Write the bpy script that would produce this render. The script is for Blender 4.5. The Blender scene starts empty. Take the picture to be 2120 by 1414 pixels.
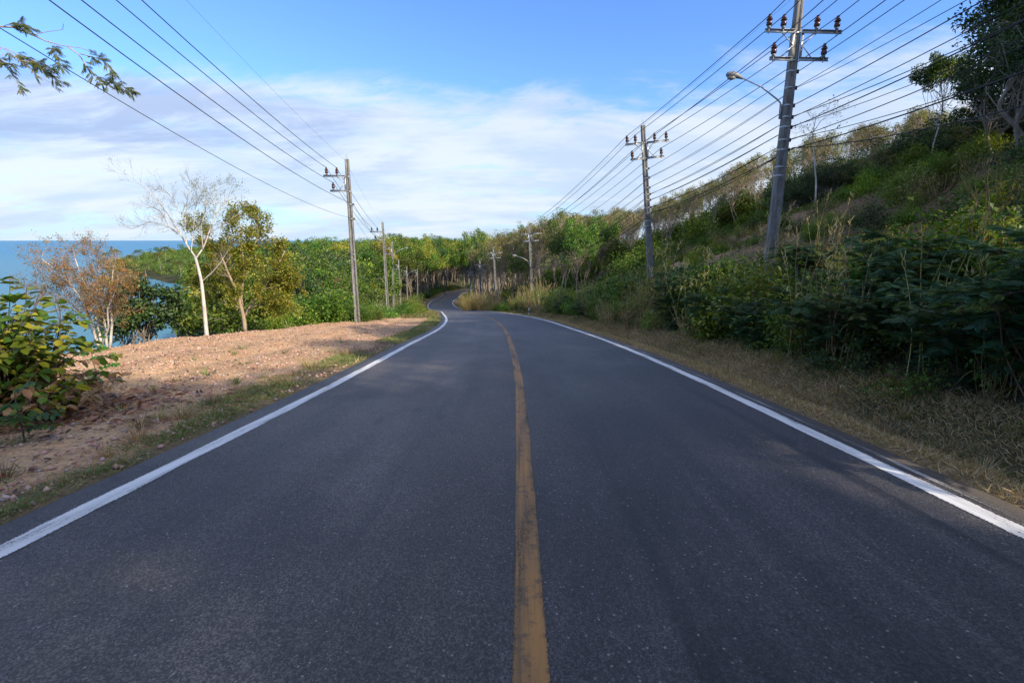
import bpy, math, random
import numpy as np
from math import radians as R
from mathutils import Vector

# ------------------------------------------------------------------ camera, sky, sun, exposure
S = bpy.context.scene
C = S.collection
FPX, PITCH, CAMZ = 991.0, math.atan(209 / 991.0), 1.65
CP, SP = math.cos(PITCH), math.sin(PITCH)
cd = bpy.data.cameras.new('camera'); cam = bpy.data.objects.new('camera', cd); C.objects.link(cam)
cd.sensor_width = 36; cd.lens = 36 * FPX / 2120; cd.clip_start = .05; cd.clip_end = 90000
cam.location = (0, 0, CAMZ); cam.rotation_euler = (R(90) - PITCH, 0, 0)
S.camera = cam
SUN_EL, SUN_AZ = 30.0, 126.0          # azimuth clockwise from +Y (the view direction)
S.view_settings.view_transform = 'Standard'; S.view_settings.look = 'None'
S.view_settings.exposure = 0.6; S.view_settings.gamma = 1
sl = bpy.data.lights.new('sun', 'SUN'); so = bpy.data.objects.new('sun', sl); C.objects.link(so)
sl.energy = 4.6; sl.angle = R(.5); sl.color = (1, .86, .66)
sd = Vector((math.sin(R(SUN_AZ)) * math.cos(R(SUN_EL)), math.cos(R(SUN_AZ)) * math.cos(R(SUN_EL)), math.sin(R(SUN_EL))))
so.rotation_euler = sd.to_track_quat('Z', 'Y').to_euler(); so.location = (0, 0, 60)


class NT:
    """small node-tree helper"""
    def __init__(s, tree):
        s.t = tree; s.n = tree.nodes; s.l = tree.links; s.n.clear()
    def new(s, ty, **kw):
        n = s.n.new(ty)
        for k, v in kw.items():
            if k.startswith('i_'):
                key = k[2:]
                key = int(key) if key.isdigit() else key.replace('_', ' ')
                s.put(n.inputs[key], v)
            else: setattr(n, k, v)
        return n
    def put(s, sock, v):
        if isinstance(v, bpy.types.NodeSocket): s.l.new(v, sock)
        elif isinstance(v, bpy.types.Node): s.l.new(v.outputs[0], sock)
        else:
            try: sock.default_value = v
            except Exception: sock.default_value = (*v, 1) if len(v) == 3 else v
    def m(s, op, a, b=0.0, c=None, clamp=False):
        n = s.new('ShaderNodeMath', operation=op, use_clamp=clamp); s.put(n.inputs[0], a); s.put(n.inputs[1], b)
        if c is not None: s.put(n.inputs[2], c)
        return n.outputs[0]
    def step(s, x, lo, hi, a=0.0, b=1.0):
        n = s.new('ShaderNodeMapRange', interpolation_type='SMOOTHSTEP'); s.put(n.inputs[0], x)
        for i, v in enumerate((lo, hi, a, b)): n.inputs[i + 1].default_value = v
        return n.outputs[0]
    def mix(s, f, a, b, bt='MIX'):
        n = s.new('ShaderNodeMix', data_type='RGBA', blend_type=bt); s.put(n.inputs[0], f)
        s.put(n.inputs[6], a if not isinstance(a, tuple) else (*a, 1)); s.put(n.inputs[7], b if not isinstance(b, tuple) else (*b, 1))
        return n.outputs[2]
    def noise(s, vec, scale, detail=4, rough=.55, dist=0.0):
        n = s.new('ShaderNodeTexNoise'); s.put(n.inputs['Vector'], vec)
        n.inputs['Scale'].default_value = scale; n.inputs['Detail'].default_value = detail
        n.inputs['Roughness'].default_value = rough; n.inputs['Distortion'].default_value = dist
        return n.outputs[0]
    def vor(s, vec, scale, feature='F1'):
        n = s.new('ShaderNodeTexVoronoi', feature=feature); s.put(n.inputs['Vector'], vec); n.inputs['Scale'].default_value = scale
        return n
    def mapv(s, vec, scale=(1, 1, 1), loc=(0, 0, 0), rot=(0, 0, 0)):
        n = s.new('ShaderNodeMapping'); s.put(n.inputs[0], vec)
        n.inputs['Scale'].default_value = scale; n.inputs['Location'].default_value = loc; n.inputs['Rotation'].default_value = rot
        return n.outputs[0]


w = bpy.data.worlds.new('World'); S.world = w; w.use_nodes = True
n = NT(w.node_tree)
sky = n.new('ShaderNodeTexSky', sky_type='NISHITA', sun_disc=False, sun_elevation=R(SUN_EL), sun_rotation=R(SUN_AZ),
            altitude=0, air_density=1.0, dust_density=.4, ozone_density=1.6)
tc = n.new('ShaderNodeTexCoord')
sep = n.new('ShaderNodeSeparateXYZ'); n.put(sep.inputs[0], tc.outputs['Generated'])
dx, dy, dz = sep.outputs
zz = n.m('ADD', n.m('MAXIMUM', dz, 0.0), .20)
cx = n.m('DIVIDE', dx, zz); cy = n.m('DIVIDE', dy, zz)
cv = n.new('ShaderNodeCombineXYZ'); n.put(cv.inputs[0], cx); n.put(cv.inputs[1], cy)
el = n.m('ARCSINE', dz)                      # elevation in radians
az = n.m('ARCTAN2', dx, dy)                  # 0 straight ahead, + right
# thin white sheet: thick low in the sky, breaking into wisps towards the top
wisp = n.noise(n.mapv(cv.outputs[0], (1.0, 1.35, 1), (4.4, 2.9, 0), (0, 0, R(38))), 1.0, 10, .60, .8)
fine = n.noise(n.mapv(cv.outputs[0], (2.2, 4.4, 1), (8, 3, 0), (0, 0, R(30))), 1.3, 8, .62, .7)
tex = n.m('ADD', n.m('MULTIPLY', wisp, .68), n.m('MULTIPLY', fine, .32))
top = n.step(el, R(9), R(24), .22, -.26)
low = n.step(el, R(0), R(5), -.16, .0)
wm = n.step(n.m('ADD', n.m('ADD', tex, top), low), .46, .68)
hz = n.step(el, R(-1), R(13), .72, 0.0)
col = n.mix(1.0, sky.outputs[0], (1.0, 1.42, 2.15), 'MULTIPLY')
col = n.mix(hz, col, (3.5, 4.8, 6.6))
cc = n.mix(n.step(n.noise(n.mapv(cv.outputs[0], (.9, 1.8, 1), (1, 9, 0)), 1.0, 6, .6), .38, .62), (4.7, 5.6, 6.9), (6.5, 6.9, 7.5))
col = n.mix(n.m('MULTIPLY', wm, .86), col, cc)
# grey-blue altocumulus patches on the seaward side
gp = n.noise(n.mapv(cv.outputs[0], (1.1, 2.3, 1), (11.3, 5.2, 0), (0, 0, R(14))), 1.0, 9, .62, .6)
gwin = n.m('MULTIPLY', n.m('MULTIPLY', n.step(el, R(5), R(9)), n.step(el, R(12.5), R(17), 1, 0)), n.step(az, R(-22), R(-2), 1, 0))
gm = n.m('MULTIPLY', n.step(n.m('ADD', gp, n.m('MULTIPLY', gwin, .18)), .57, .76), gwin)
col = n.mix(n.m('MULTIPLY', gm, .62), col, (2.5, 3.55, 6.0))
oh = n.m('MULTIPLY', n.step(el, R(30), R(50)), n.step(n.noise(n.mapv(cv.outputs[0], (1.2, 1.2, 1), (5, 2, 0)), 1.0, 5, .6), .40, .52))
col = n.mix(n.m('MULTIPLY', oh, .85), col, (6.4, 6.4, 6.5))      # broken white cloud added above the view to whiten and brighten the ambient
bg = n.new('ShaderNodeBackground'); n.put(bg.inputs[0], col); bg.inputs[1].default_value = .09
n.put(n.new('ShaderNodeOutputWorld').inputs[0], bg.outputs[0])

rng = np.random.default_rng(7)
random.seed(7)

# ------------------------------------------------------------------ mesh helpers
class MB:
    def __init__(s): s.v = []; s.q = []; s.t = []; s.a = []; s.n = 0
    def add(s, v, q=None, t=None, var=None):
        v = np.asarray(v, float).reshape(-1, 3)
        if q is not None and len(q): s.q.append(np.asarray(q, int).reshape(-1, 4) + s.n)
        if t is not None and len(t): s.t.append(np.asarray(t, int).reshape(-1, 3) + s.n)
        s.a.append(np.full(len(v), .5) if var is None else np.broadcast_to(var, (len(v),)).astype(float))
        s.v.append(v); s.n += len(v)
    def mesh(s, name, mats, smooth=True):
        me = bpy.data.meshes.new(name)
        v = np.concatenate(s.v); me.vertices.add(len(v)); me.vertices.foreach_set('co', v.ravel().astype(np.float32))
        q = np.concatenate(s.q) if s.q else np.zeros((0, 4), int); t = np.concatenate(s.t) if s.t else np.zeros((0, 3), int)
        nl = q.size + t.size
        me.loops.add(nl); me.loops.foreach_set('vertex_index', np.concatenate([q.ravel(), t.ravel()]).astype(np.int32))
        me.polygons.add(len(q) + len(t))
        ls = np.concatenate([np.arange(len(q)) * 4, q.size + np.arange(len(t)) * 3]).astype(np.int32)
        me.polygons.foreach_set('loop_start', ls)
        if smooth: me.polygons.foreach_set('use_smooth', np.ones(len(ls), bool))
        at = me.attributes.new('var', 'FLOAT', 'POINT'); at.data.foreach_set('value', np.concatenate(s.a).astype(np.float32))
        me.update(calc_edges=True)
        for m in (mats if isinstance(mats, (list, tuple)) else [mats]): me.materials.append(m)
        return me
    def obj(s, name, mat, parent=None, smooth=True):
        o = bpy.data.objects.new(name, s.mesh(name, mat, smooth)); C.objects.link(o)
        if parent is not None: o.parent = parent
        return o
    def box(s, c, size, ax=None):
        c = np.array(c, float); h = np.array(size, float) / 2
        k = np.array([[x, y, z] for x in (-1, 1) for y in (-1, 1) for z in (-1, 1)]) * h
        if ax is not None: k = k @ np.array(ax)
        s.add(k + c, [[0, 1, 3, 2], [4, 6, 7, 5], [0, 4, 5, 1], [2, 3, 7, 6], [0, 2, 6, 4], [1, 5, 7, 3]])
    def tube(s, pts, rad, n=6, cap=True, var=.5):
        P = np.asarray(pts, float); k = len(P); rad = np.broadcast_to(rad, (k,)).astype(float)
        T = np.gradient(P, axis=0); T /= np.linalg.norm(T, axis=1)[:, None] + 1e-9
        u = np.cross(T[0], [0, 0, 1.]);
        if np.linalg.norm(u) < .1: u = np.cross(T[0], [1., 0, 0])
        u /= np.linalg.norm(u); U = [u]
        for i in range(1, k):
            u = U[-1] - T[i] * (U[-1] @ T[i]); u /= np.linalg.norm(u) + 1e-9; U.append(u)
        U = np.array(U); V = np.cross(T, U)
        a = np.arange(n) * 2 * np.pi / n
        ring = P[:, None] + rad[:, None, None] * (np.cos(a)[None, :, None] * U[:, None] + np.sin(a)[None, :, None] * V[:, None])
        i = np.arange(k - 1)[:, None] * n; j = np.arange(n)[None]; j2 = (j + 1) % n
        q = np.stack([i + j, i + j2, i + n + j2, i + n + j], -1).reshape(-1, 4)
        v = ring.reshape(-1, 3); t = None
        if cap:
            v = np.concatenate([v, P[:1], P[-1:]]); b = k * n
            t = [[b, (x + 1) % n, x] for x in range(n)] + [[b + 1, b - n + x, b - n + (x + 1) % n] for x in range(n)]
        s.add(v, q, t, var)
    def lathe(s, c, prof, n=12):
        a = np.arange(n) * 2 * np.pi / n; c = np.array(c, float)
        v = np.array([[r * math.cos(x), r * math.sin(x), z] for r, z in prof for x in a]) + c
        k = len(prof); i = np.arange(k - 1)[:, None] * n; j = np.arange(n)[None]; j2 = (j + 1) % n
        s.add(v, np.stack([i + j, i + j2, i + n + j2, i + n + j], -1).reshape(-1, 4))
    def leaves(s, P, D, N, L, W, var, kind=4, droop=.12, fold=.22):
        P = np.asarray(P, float); m = len(P)
        if m == 0: return
        D = D / (np.linalg.norm(D, axis=1)[:, None] + 1e-9)
        Sd = np.cross(D, N); Sd /= np.linalg.norm(Sd, axis=1)[:, None] + 1e-9
        N = np.cross(Sd, D)
        L = np.broadcast_to(L, (m,))[:, None]; W = np.broadcast_to(W, (m,))[:, None]
        if kind == 4:
            V = np.stack([P, P + D * L * .5 + Sd * W * .5 + N * W * fold, P + D * L - N * L * droop, P + D * L * .5 - Sd * W * .5 + N * W * fold], 1)
            q = np.arange(m)[:, None] * 4 + np.array([0, 1, 2, 3]); s.add(V.reshape(-1, 3), q, None, np.repeat(var, 4))
        else:
            V = np.stack([P, P + D * L * .28 + Sd * W * .42 + N * W * fold, P + D * L * .66 + Sd * W * .46 + N * W * fold * .7 - N * L * droop * .4,
                          P + D * L - N * L * droop, P + D * L * .66 - Sd * W * .46 + N * W * fold * .7 - N * L * droop * .4,
                          P + D * L * .28 - Sd * W * .42 + N * W * fold], 1)
            b = np.arange(m)[:, None] * 6
            q = np.concatenate([b + np.array([0, 1, 2, 3]), b + np.array([0, 3, 4, 5])]); s.add(V.reshape(-1, 3), q, None, np.repeat(var, 6))


def tag(o, label=None, cat=None, group=None, kind=None):
    if label: o['label'] = label
    if cat: o['category'] = cat
    if group: o['group'] = group
    if kind: o['kind'] = kind
    return o
def empty(name, loc, rz=0):
    o = bpy.data.objects.new(name, None); C.objects.link(o); o.location = loc; o.rotation_euler = (0, 0, rz); return o
def dup(root, name=None):
    c = root.copy(); C.objects.link(c)
    for ch in list(root.children):
        d = ch.copy(); C.objects.link(d); d.parent = c
        for g in list(ch.children):
            e = g.copy(); C.objects.link(e); e.parent = d
    return c
_used = set()
def inst(root, loc, rz=0., sc=1., label=None, cat=None, group=None, tilt=0.):
    if root.name in _used: o = dup(root)
    else: o = root; _used.add(root.name)
    o.location = loc; o.rotation_euler = (tilt * math.cos(rz * 3), tilt * math.sin(rz * 3), rz); o.scale = sc if isinstance(sc, tuple) else (sc,) * 3
    return tag(o, label, cat, group)

# ------------------------------------------------------------------ road centre line and terrain
Yk = np.array([1., 8, 16, 24, 32, 45, 64, 85, 107, 130, 150, 170, 195, 230.])
Xk = np.array([0.05, 0.11, -0.08, -0.43, -1.11, -2.94, -6.01, -9.64, -15.01, -19.53, -21.83, -22.38, -23.75, -19.54])
Zk = np.array([-0.12, -0.88, -1.78, -2.78, -3.72, -5.33, -7.81, -10.63, -13.42, -15.6, -16.93, -18.13, -19.5, -21.47])
def spl(xk, yk, x):
    n = len(xk); h = np.diff(xk); A = np.eye(n); r = np.zeros(n)
    for i in range(1, n - 1):
        A[i, i - 1] = h[i - 1]; A[i, i] = 2 * (h[i - 1] + h[i]); A[i, i + 1] = h[i]
        r[i] = 6 * ((yk[i + 1] - yk[i]) / h[i] - (yk[i] - yk[i - 1]) / h[i - 1])
    m = np.linalg.solve(A, r); i = np.clip(np.searchsorted(xk, x) - 1, 0, n - 2); a = xk[i + 1] - x; b = x - xk[i]; hh = h[i]
    return m[i] * a**3 / 6 / hh + m[i + 1] * b**3 / 6 / hh + (yk[i] / hh - m[i] * hh / 6) * a + (yk[i + 1] / hh - m[i + 1] * hh / 6) * b
_y = np.concatenate([np.arange(1, 60, .5), np.arange(60, 231, 1.5)])
_c = np.stack([spl(Yk, Xk, _y), _y, spl(Yk, Zk, _y)], 1)
_pre = np.array([[0.05, y, -.12 + .1045 * (1 - y)] for y in np.arange(-50, 1, 1.)])
_post = np.array([[-14, 245, -22.2], [-3, 260, -22.8], [14, 273, -23.2], [40, 285, -23.4], [90, 296, -23.5]])
CL = np.concatenate([_pre, _c, _post])
_seg = np.linalg.norm(np.diff(CL[:, :2], axis=0), axis=1); CS = np.concatenate([[0], np.cumsum(_seg)])
_T = np.gradient(CL[:, :2], axis=0); _T /= np.linalg.norm(_T, axis=1)[:, None]
CNR = np.stack([_T[:, 1], -_T[:, 0]], 1)        # right-hand normal
WL, WR = 3.36, 3.48
def lateral(X, Y):
    X = np.atleast_1d(X).astype(float).ravel(); Y = np.atleast_1d(Y).astype(float).ravel()
    d = np.empty(len(X)); z = np.empty(len(X))
    A = CL[:-1, :2]; D = np.diff(CL[:, :2], axis=0); dd = (D**2).sum(1)
    for a in range(0, len(X), 20000):
        P = np.stack([X[a:a + 20000], Y[a:a + 20000]], 1)[:, None]
        t = np.clip(((P - A) * D).sum(-1) / dd, 0, 1); q = P - (A + D * t[..., None]); r = (q**2).sum(-1); k = r.argmin(1)
        i = np.arange(len(k)); qq = q[i, k]; tt = t[i, k]
        sgn = np.sign(D[k, 1] * qq[:, 0] - D[k, 0] * qq[:, 1]); d[a:a + 20000] = np.sqrt(r[i, k]) * np.where(sgn == 0, 1, sgn)
        z[a:a + 20000] = CL[k, 2] + (CL[k + 1, 2] - CL[k, 2]) * tt
    return d, z
SEA = -27.0
COAST = np.array([(-70, -300), (-72, 60), (-82, 110), (-100, 170), (-150, 255), (-165, 285), (-205, 305), (-306, 400), (-425, 500), (-445, 545), (-330, 700), (-260, 1000), (-200, 1500), (900, 1500), (900, -300)], float)
def landsd(X, Y):
    P = np.stack([X, Y], 1); out = np.full(len(P), 1e9); ins = np.zeros(len(P), bool); n = len(COAST)
    for i in range(n):
        a, b = COAST[i], COAST[(i + 1) % n]; D = b - a
        t = np.clip(((P - a) @ D) / (D @ D), 0, 1); out = np.minimum(out, np.linalg.norm(P - a - t[:, None] * D, axis=1))
        c = ((a[1] > P[:, 1]) != (b[1] > P[:, 1])); xi = a[0] + (P[:, 1] - a[1]) * D[0] / (D[1] if D[1] else 1e-9); ins ^= c & (P[:, 0] < xi)
    return np.where(ins, out, -out)
_ns = np.random.default_rng(3); _wv = [(_ns.normal(size=2), _ns.uniform(0, 6.28)) for _ in range(14)]
def wob(X, Y, sc):
    r = 0
    for (k, p) in _wv: r = r + np.sin((k[0] * X + k[1] * Y) / sc + p)
    return r / 4.5
def terrain(X, Y, full=False):
    X = np.atleast_1d(X).astype(float).ravel(); Y = np.atleast_1d(Y).astype(float).ravel()
    d, zr = lateral(X, Y); sdl = landsd(X, Y)
    g = np.interp(Y, [0, 25, 45, 60, 100, 200], [1.05, 1.0, .85, .68, .45, .42])
    hr = np.interp(d, [5.2, 6.4, 9, 20, 27, 45, 90], [0, .25, 1.35, 7.0, 9.8, 13, 16]) * g
    hr = hr + np.interp(d, [19, 45, 80], [0, 8, 13]) * np.interp(Y, [40, 70], [0, 1])
    hr = hr + np.interp(d, [5.5, 12], [0, .35]) * wob(X, Y, 3.0) * np.interp(d, [20, 60], [1, 1.6])
    ditch = -.22 * np.exp(-((d - 5.0) / .5)**2)
    wl = np.interp(Y, [0, 12, 32, 45, 60, 90, 400], [11.2, 11.6, 11.6, 10, 8, 8, 8]) + .5 * wob(X, Y, 2.2)
    dl = np.maximum(-d - wl, 0); sl_ = zr - .05 * np.minimum(dl, 3) - np.maximum(dl - .3, 0) * .5
    sl_ = sl_ + np.interp(-d, [4.3, 6], [0, .055]) * wob(X, Y, .5) + np.interp(-d, [4, 4.6, 6, 12], [0, .03, .10, .16])
    E = SEA + np.where(sdl > 0, (np.minimum(sdl * .16, 9) + np.clip(sdl - 60, 0, 120) * .045) * np.interp(Y, [230, 330], [1, 1.28]) + .8 * wob(X, Y, 18), sdl * .12)
    E = np.maximum(E, SEA - 6)
    E = E + 11 * np.exp(-(((X + 75) / 60)**2 + ((Y - 250) / 75)**2))
    kk = 3.0; left = np.maximum(sl_, E) + np.exp(-np.abs(sl_ - E) / kk) * kk * .25 * (dl > 6)
    left = np.minimum(left, zr + np.maximum(-d - 7, 0) * .22)
    right = zr + hr + ditch
    z = np.where(d > 0, right, left)
    z = z + np.where(np.abs(d) < 12, .02 * wob(X, Y, .35) * np.interp(np.abs(d), [4, 5], [0, 1]), 0)
    ad = np.where(d > 0, d - (WR - 3.4), -d - (WL - 3.4))
    z = z - np.where(d > 0, np.interp(ad, [3.75, 4.15], [.14, .02]), np.interp(ad, [3.5, 3.85], [.14, .02]))
    return (z, d, zr, sdl) if full else z
def gz(x, y): return float(terrain(x, y)[0])
def uv3(u, v, zc):
    xc = (u - 1060) / FPX; yc = -(v - 707) / FPX
    return np.array([zc * xc, zc * (CP + yc * SP), CAMZ + zc * (-SP + yc * CP)])
def gpt(u, Y):
    """ground point at depth Y below photograph column u"""
    X = (u - 1060) / FPX * Y
    for _ in range(8):
        z = gz(X, Y); zc = Y * CP - (z - CAMZ) * SP; X = (u - 1060) / FPX * zc
    return X, Y, gz(X, Y)

# ------------------------------------------------------------------ materials
def newmat(name):
    m = bpy.data.materials.new(name); m.use_nodes = True; n = NT(m.node_tree)
    p = n.new('ShaderNodeBsdfPrincipled'); o = n.new('ShaderNodeOutputMaterial'); n.put(o.inputs[0], p.outputs[0])
    return m, n, p, o
def bump(n, p, h, strength=.4, dist=.02):
    b = n.new('ShaderNodeBump'); b.inputs['Strength'].default_value = strength; b.inputs['Distance'].default_value = dist
    n.put(b.inputs['Height'], h); n.put(p.inputs['Normal'], b.outputs[0])
def plain(name, col, rough=.6, metal=0, var=.15, scale=8, stretch=(1, 1, 1), col2=None, bs=.3, bd=.01):
    m, n, p, o = newmat(name); tc = n.new('ShaderNodeTexCoord')
    f = n.noise(n.mapv(tc.outputs['Object'], stretch), scale, 6, .6)
    a = tuple(c * (1 - var) for c in col); b = col2 or tuple(min(1, c * (1 + var)) for c in col)
    n.put(p.inputs['Base Color'], n.mix(n.step(f, .3, .7), a, b)); p.inputs['Roughness'].default_value = rough; p.inputs['Metallic'].default_value = metal
    bump(n, p, f, bs, bd); return m
def leafmat(name, cols, trans=.32, rough=.5, hue=.035, val=.38):
    m, n, p, o = newmat(name)
    at = n.new('ShaderNodeAttribute', attribute_name='var'); r = n.new('ShaderNodeValToRGB'); n.put(r.inputs[0], at.outputs['Fac'])
    cr = r.color_ramp
    while len(cr.elements) < len(cols): cr.elements.new(.5)
    for i, c in enumerate(cols): cr.elements[i].position = i / (len(cols) - 1); cr.elements[i].color = (*c, 1)
    oi = n.new('ShaderNodeObjectInfo')
    hs = n.new('ShaderNodeHueSaturation'); n.put(hs.inputs['Color'], r.outputs[0])
    n.put(hs.inputs['Hue'], n.m('ADD', n.m('MULTIPLY', n.m('SUBTRACT', oi.outputs['Random'], .5), hue * 2), .5))
    r2 = n.m('FRACT', n.m('MULTIPLY', oi.outputs['Random'], 17.3)); n.put(hs.inputs['Value'], n.m('ADD', n.m('MULTIPLY', n.m('SUBTRACT', r2, .5), val * 2), 1))
    n.put(p.inputs['Base Color'], hs.outputs[0]); p.inputs['Roughness'].default_value = rough; p.inputs['Specular IOR Level'].default_value = .35
    t = n.new('ShaderNodeBsdfTranslucent'); g = n.mix(1.0, hs.outputs[0], (1.5, 1.35, .55), 'MULTIPLY'); n.put(t.inputs[0], g)
    mx = n.new('ShaderNodeMixShader'); mx.inputs[0].default_value = trans; n.put(mx.inputs[1], p.outputs[0]); n.put(mx.inputs[2], t.outputs[0]); n.put(o.inputs[0], mx.outputs[0])
    return m
GREEN = leafmat('leaf_green', [(.04, .09, .012), (.075, .155, .02), (.13, .22, .03), (.20, .25, .04)])
HEADL = leafmat('leaf_headland', [(.05, .10, .02), (.09, .15, .03), (.15, .20, .04), (.20, .22, .05)])
BRIGHT = leafmat('leaf_bright', [(.07, .15, .015), (.12, .24, .025), (.2, .30, .035), (.27, .31, .05)])
DARK = leafmat('leaf_dark', [(.015, .045, .018), (.03, .075, .022), (.05, .105, .028), (.09, .13, .03)], trans=.22)
YELLOW = leafmat('leaf_yellow', [(.16, .22, .03), (.28, .34, .04), (.40, .41, .06), (.48, .37, .08)], trans=.4)
GOLD = leafmat('reed_gold', [(.22, .20, .06), (.40, .31, .11), (.55, .42, .18), (.26, .26, .07)], trans=.3)
ORANGE = leafmat('leaf_orange', [(.24, .30, .06), (.38, .36, .08), (.56, .38, .12), (.55, .27, .11)], trans=.4)
RUBBER = leafmat('leaf_rubber', [(.09, .14, .03), (.16, .19, .05), (.24, .23, .08), (.32, .22, .10)])
BANKG = leafmat('leaf_bank', [(.06, .13, .02), (.11, .20, .03), (.17, .26, .05), (.26, .31, .07)], trans=.38)
BROWNL = leafmat('leaf_brown', [(.10, .05, .025), (.18, .085, .045), (.28, .15, .08), (.36, .20, .10)], trans=.15)
BUSHL = leafmat('leaf_broad', [(.03, .085, .014), (.06, .15, .018), (.17, .23, .022), (.34, .34, .03)], trans=.25, rough=.38)
FERN = leafmat('leaf_fern', [(.028, .085, .045), (.045, .12, .05), (.07, .15, .045), (.18, .19, .03)], trans=.2)
GRASS = leafmat('grass_green', [(.10, .17, .04), (.17, .23, .06), (.30, .30, .11), (.44, .37, .18)])
STRAW = leafmat('grass_straw', [(.20, .14, .065), (.33, .24, .11), (.50, .38, .19), (.20, .20, .07)], trans=.2)
TUFT = leafmat('grass_verge', [(.08, .13, .03), (.14, .19, .05), (.24, .22, .08), (.30, .18, .09)], trans=.2)
PALM = leafmat('leaf_palm', [(.06, .10, .02), (.10, .16, .03), (.18, .19, .05), (.26, .22, .08)])
DEADL = leafmat('leaf_dry', [(.16, .08, .045), (.26, .13, .07), (.33, .18, .10), (.20, .18, .06)], trans=.15)
BARKR = plain('bark_brown', (.20, .15, .11), .9, var=.35, scale=7, stretch=(1, 1, .3))
BARKW = plain('bark_white', (.50, .45, .39), .8, var=.25, scale=6, stretch=(1, 1, .3))
BARKT = plain('bark_tan', (.37, .28, .20), .85, var=.3, scale=7, stretch=(1, 1, .3))
BARKG = plain('bark_grey', (.24, .20, .16), .85, var=.35, scale=7, stretch=(1, 1, .3))
BARKD = plain('bark_dark', (.10, .075, .05), .9, var=.3, scale=7)
STEEL = plain('galvanised_steel', (.42, .45, .48), .45, .6, var=.15, scale=14)
PORC = plain('brown_porcelain', (.07, .02, .014), .25, 0, var=.2, scale=5, bs=.05)
CABLE = plain('black_cable', (.018, .018, .02), .6, var=.1, bs=0)
WIREG = plain('steel_wire', (.25, .26, .28), .5, .5, var=.1, bs=0)
LAMPW = plain('lamp_grey', (.19, .20, .21), .5, 0, var=.06)
LENS = plain('lamp_lens', (.28, .28, .24), .2, 0, var=.06, bs=0)
WHITE = plain('white_paint', (.75, .75, .73), .6, var=.12, scale=20)
BLACKP = plain('black_paint', (.03, .03, .03), .5, var=.1)

def concrete():
    m, n, p, o = newmat('pole_concrete'); tc = n.new('ShaderNodeTexCoord'); ob = tc.outputs['Object']
    f = n.noise(n.mapv(ob, (3, 3, .5)), 3, 7, .65); g = n.noise(ob, 30, 5, .6)
    c = n.mix(n.step(f, .3, .72), (.12, .115, .105), (.29, .285, .27)); c = n.mix(n.m('MULTIPLY', n.step(g, .45, .7), .6), c, (.085, .08, .075))
    s = n.new('ShaderNodeSeparateXYZ'); n.put(s.inputs[0], ob)
    zf = n.m('SUBTRACT', n.m('FRACT', n.m('MULTIPLY', s.outputs[2], 2.2)), .5); zf = n.m('DIVIDE', zf, 2.2)
    d1 = n.m('SQRT', n.m('ADD', n.m('MULTIPLY', zf, zf), n.m('MULTIPLY', s.outputs[0], s.outputs[0])))
    hole = n.step(d1, .014, .02, 1, 0); c = n.mix(hole, c, (.015, .015, .015))
    n.put(p.inputs['Base Color'], c); p.inputs['Roughness'].default_value = .9; bump(n, p, g, .35, .01); return m
CONC = concrete()

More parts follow.
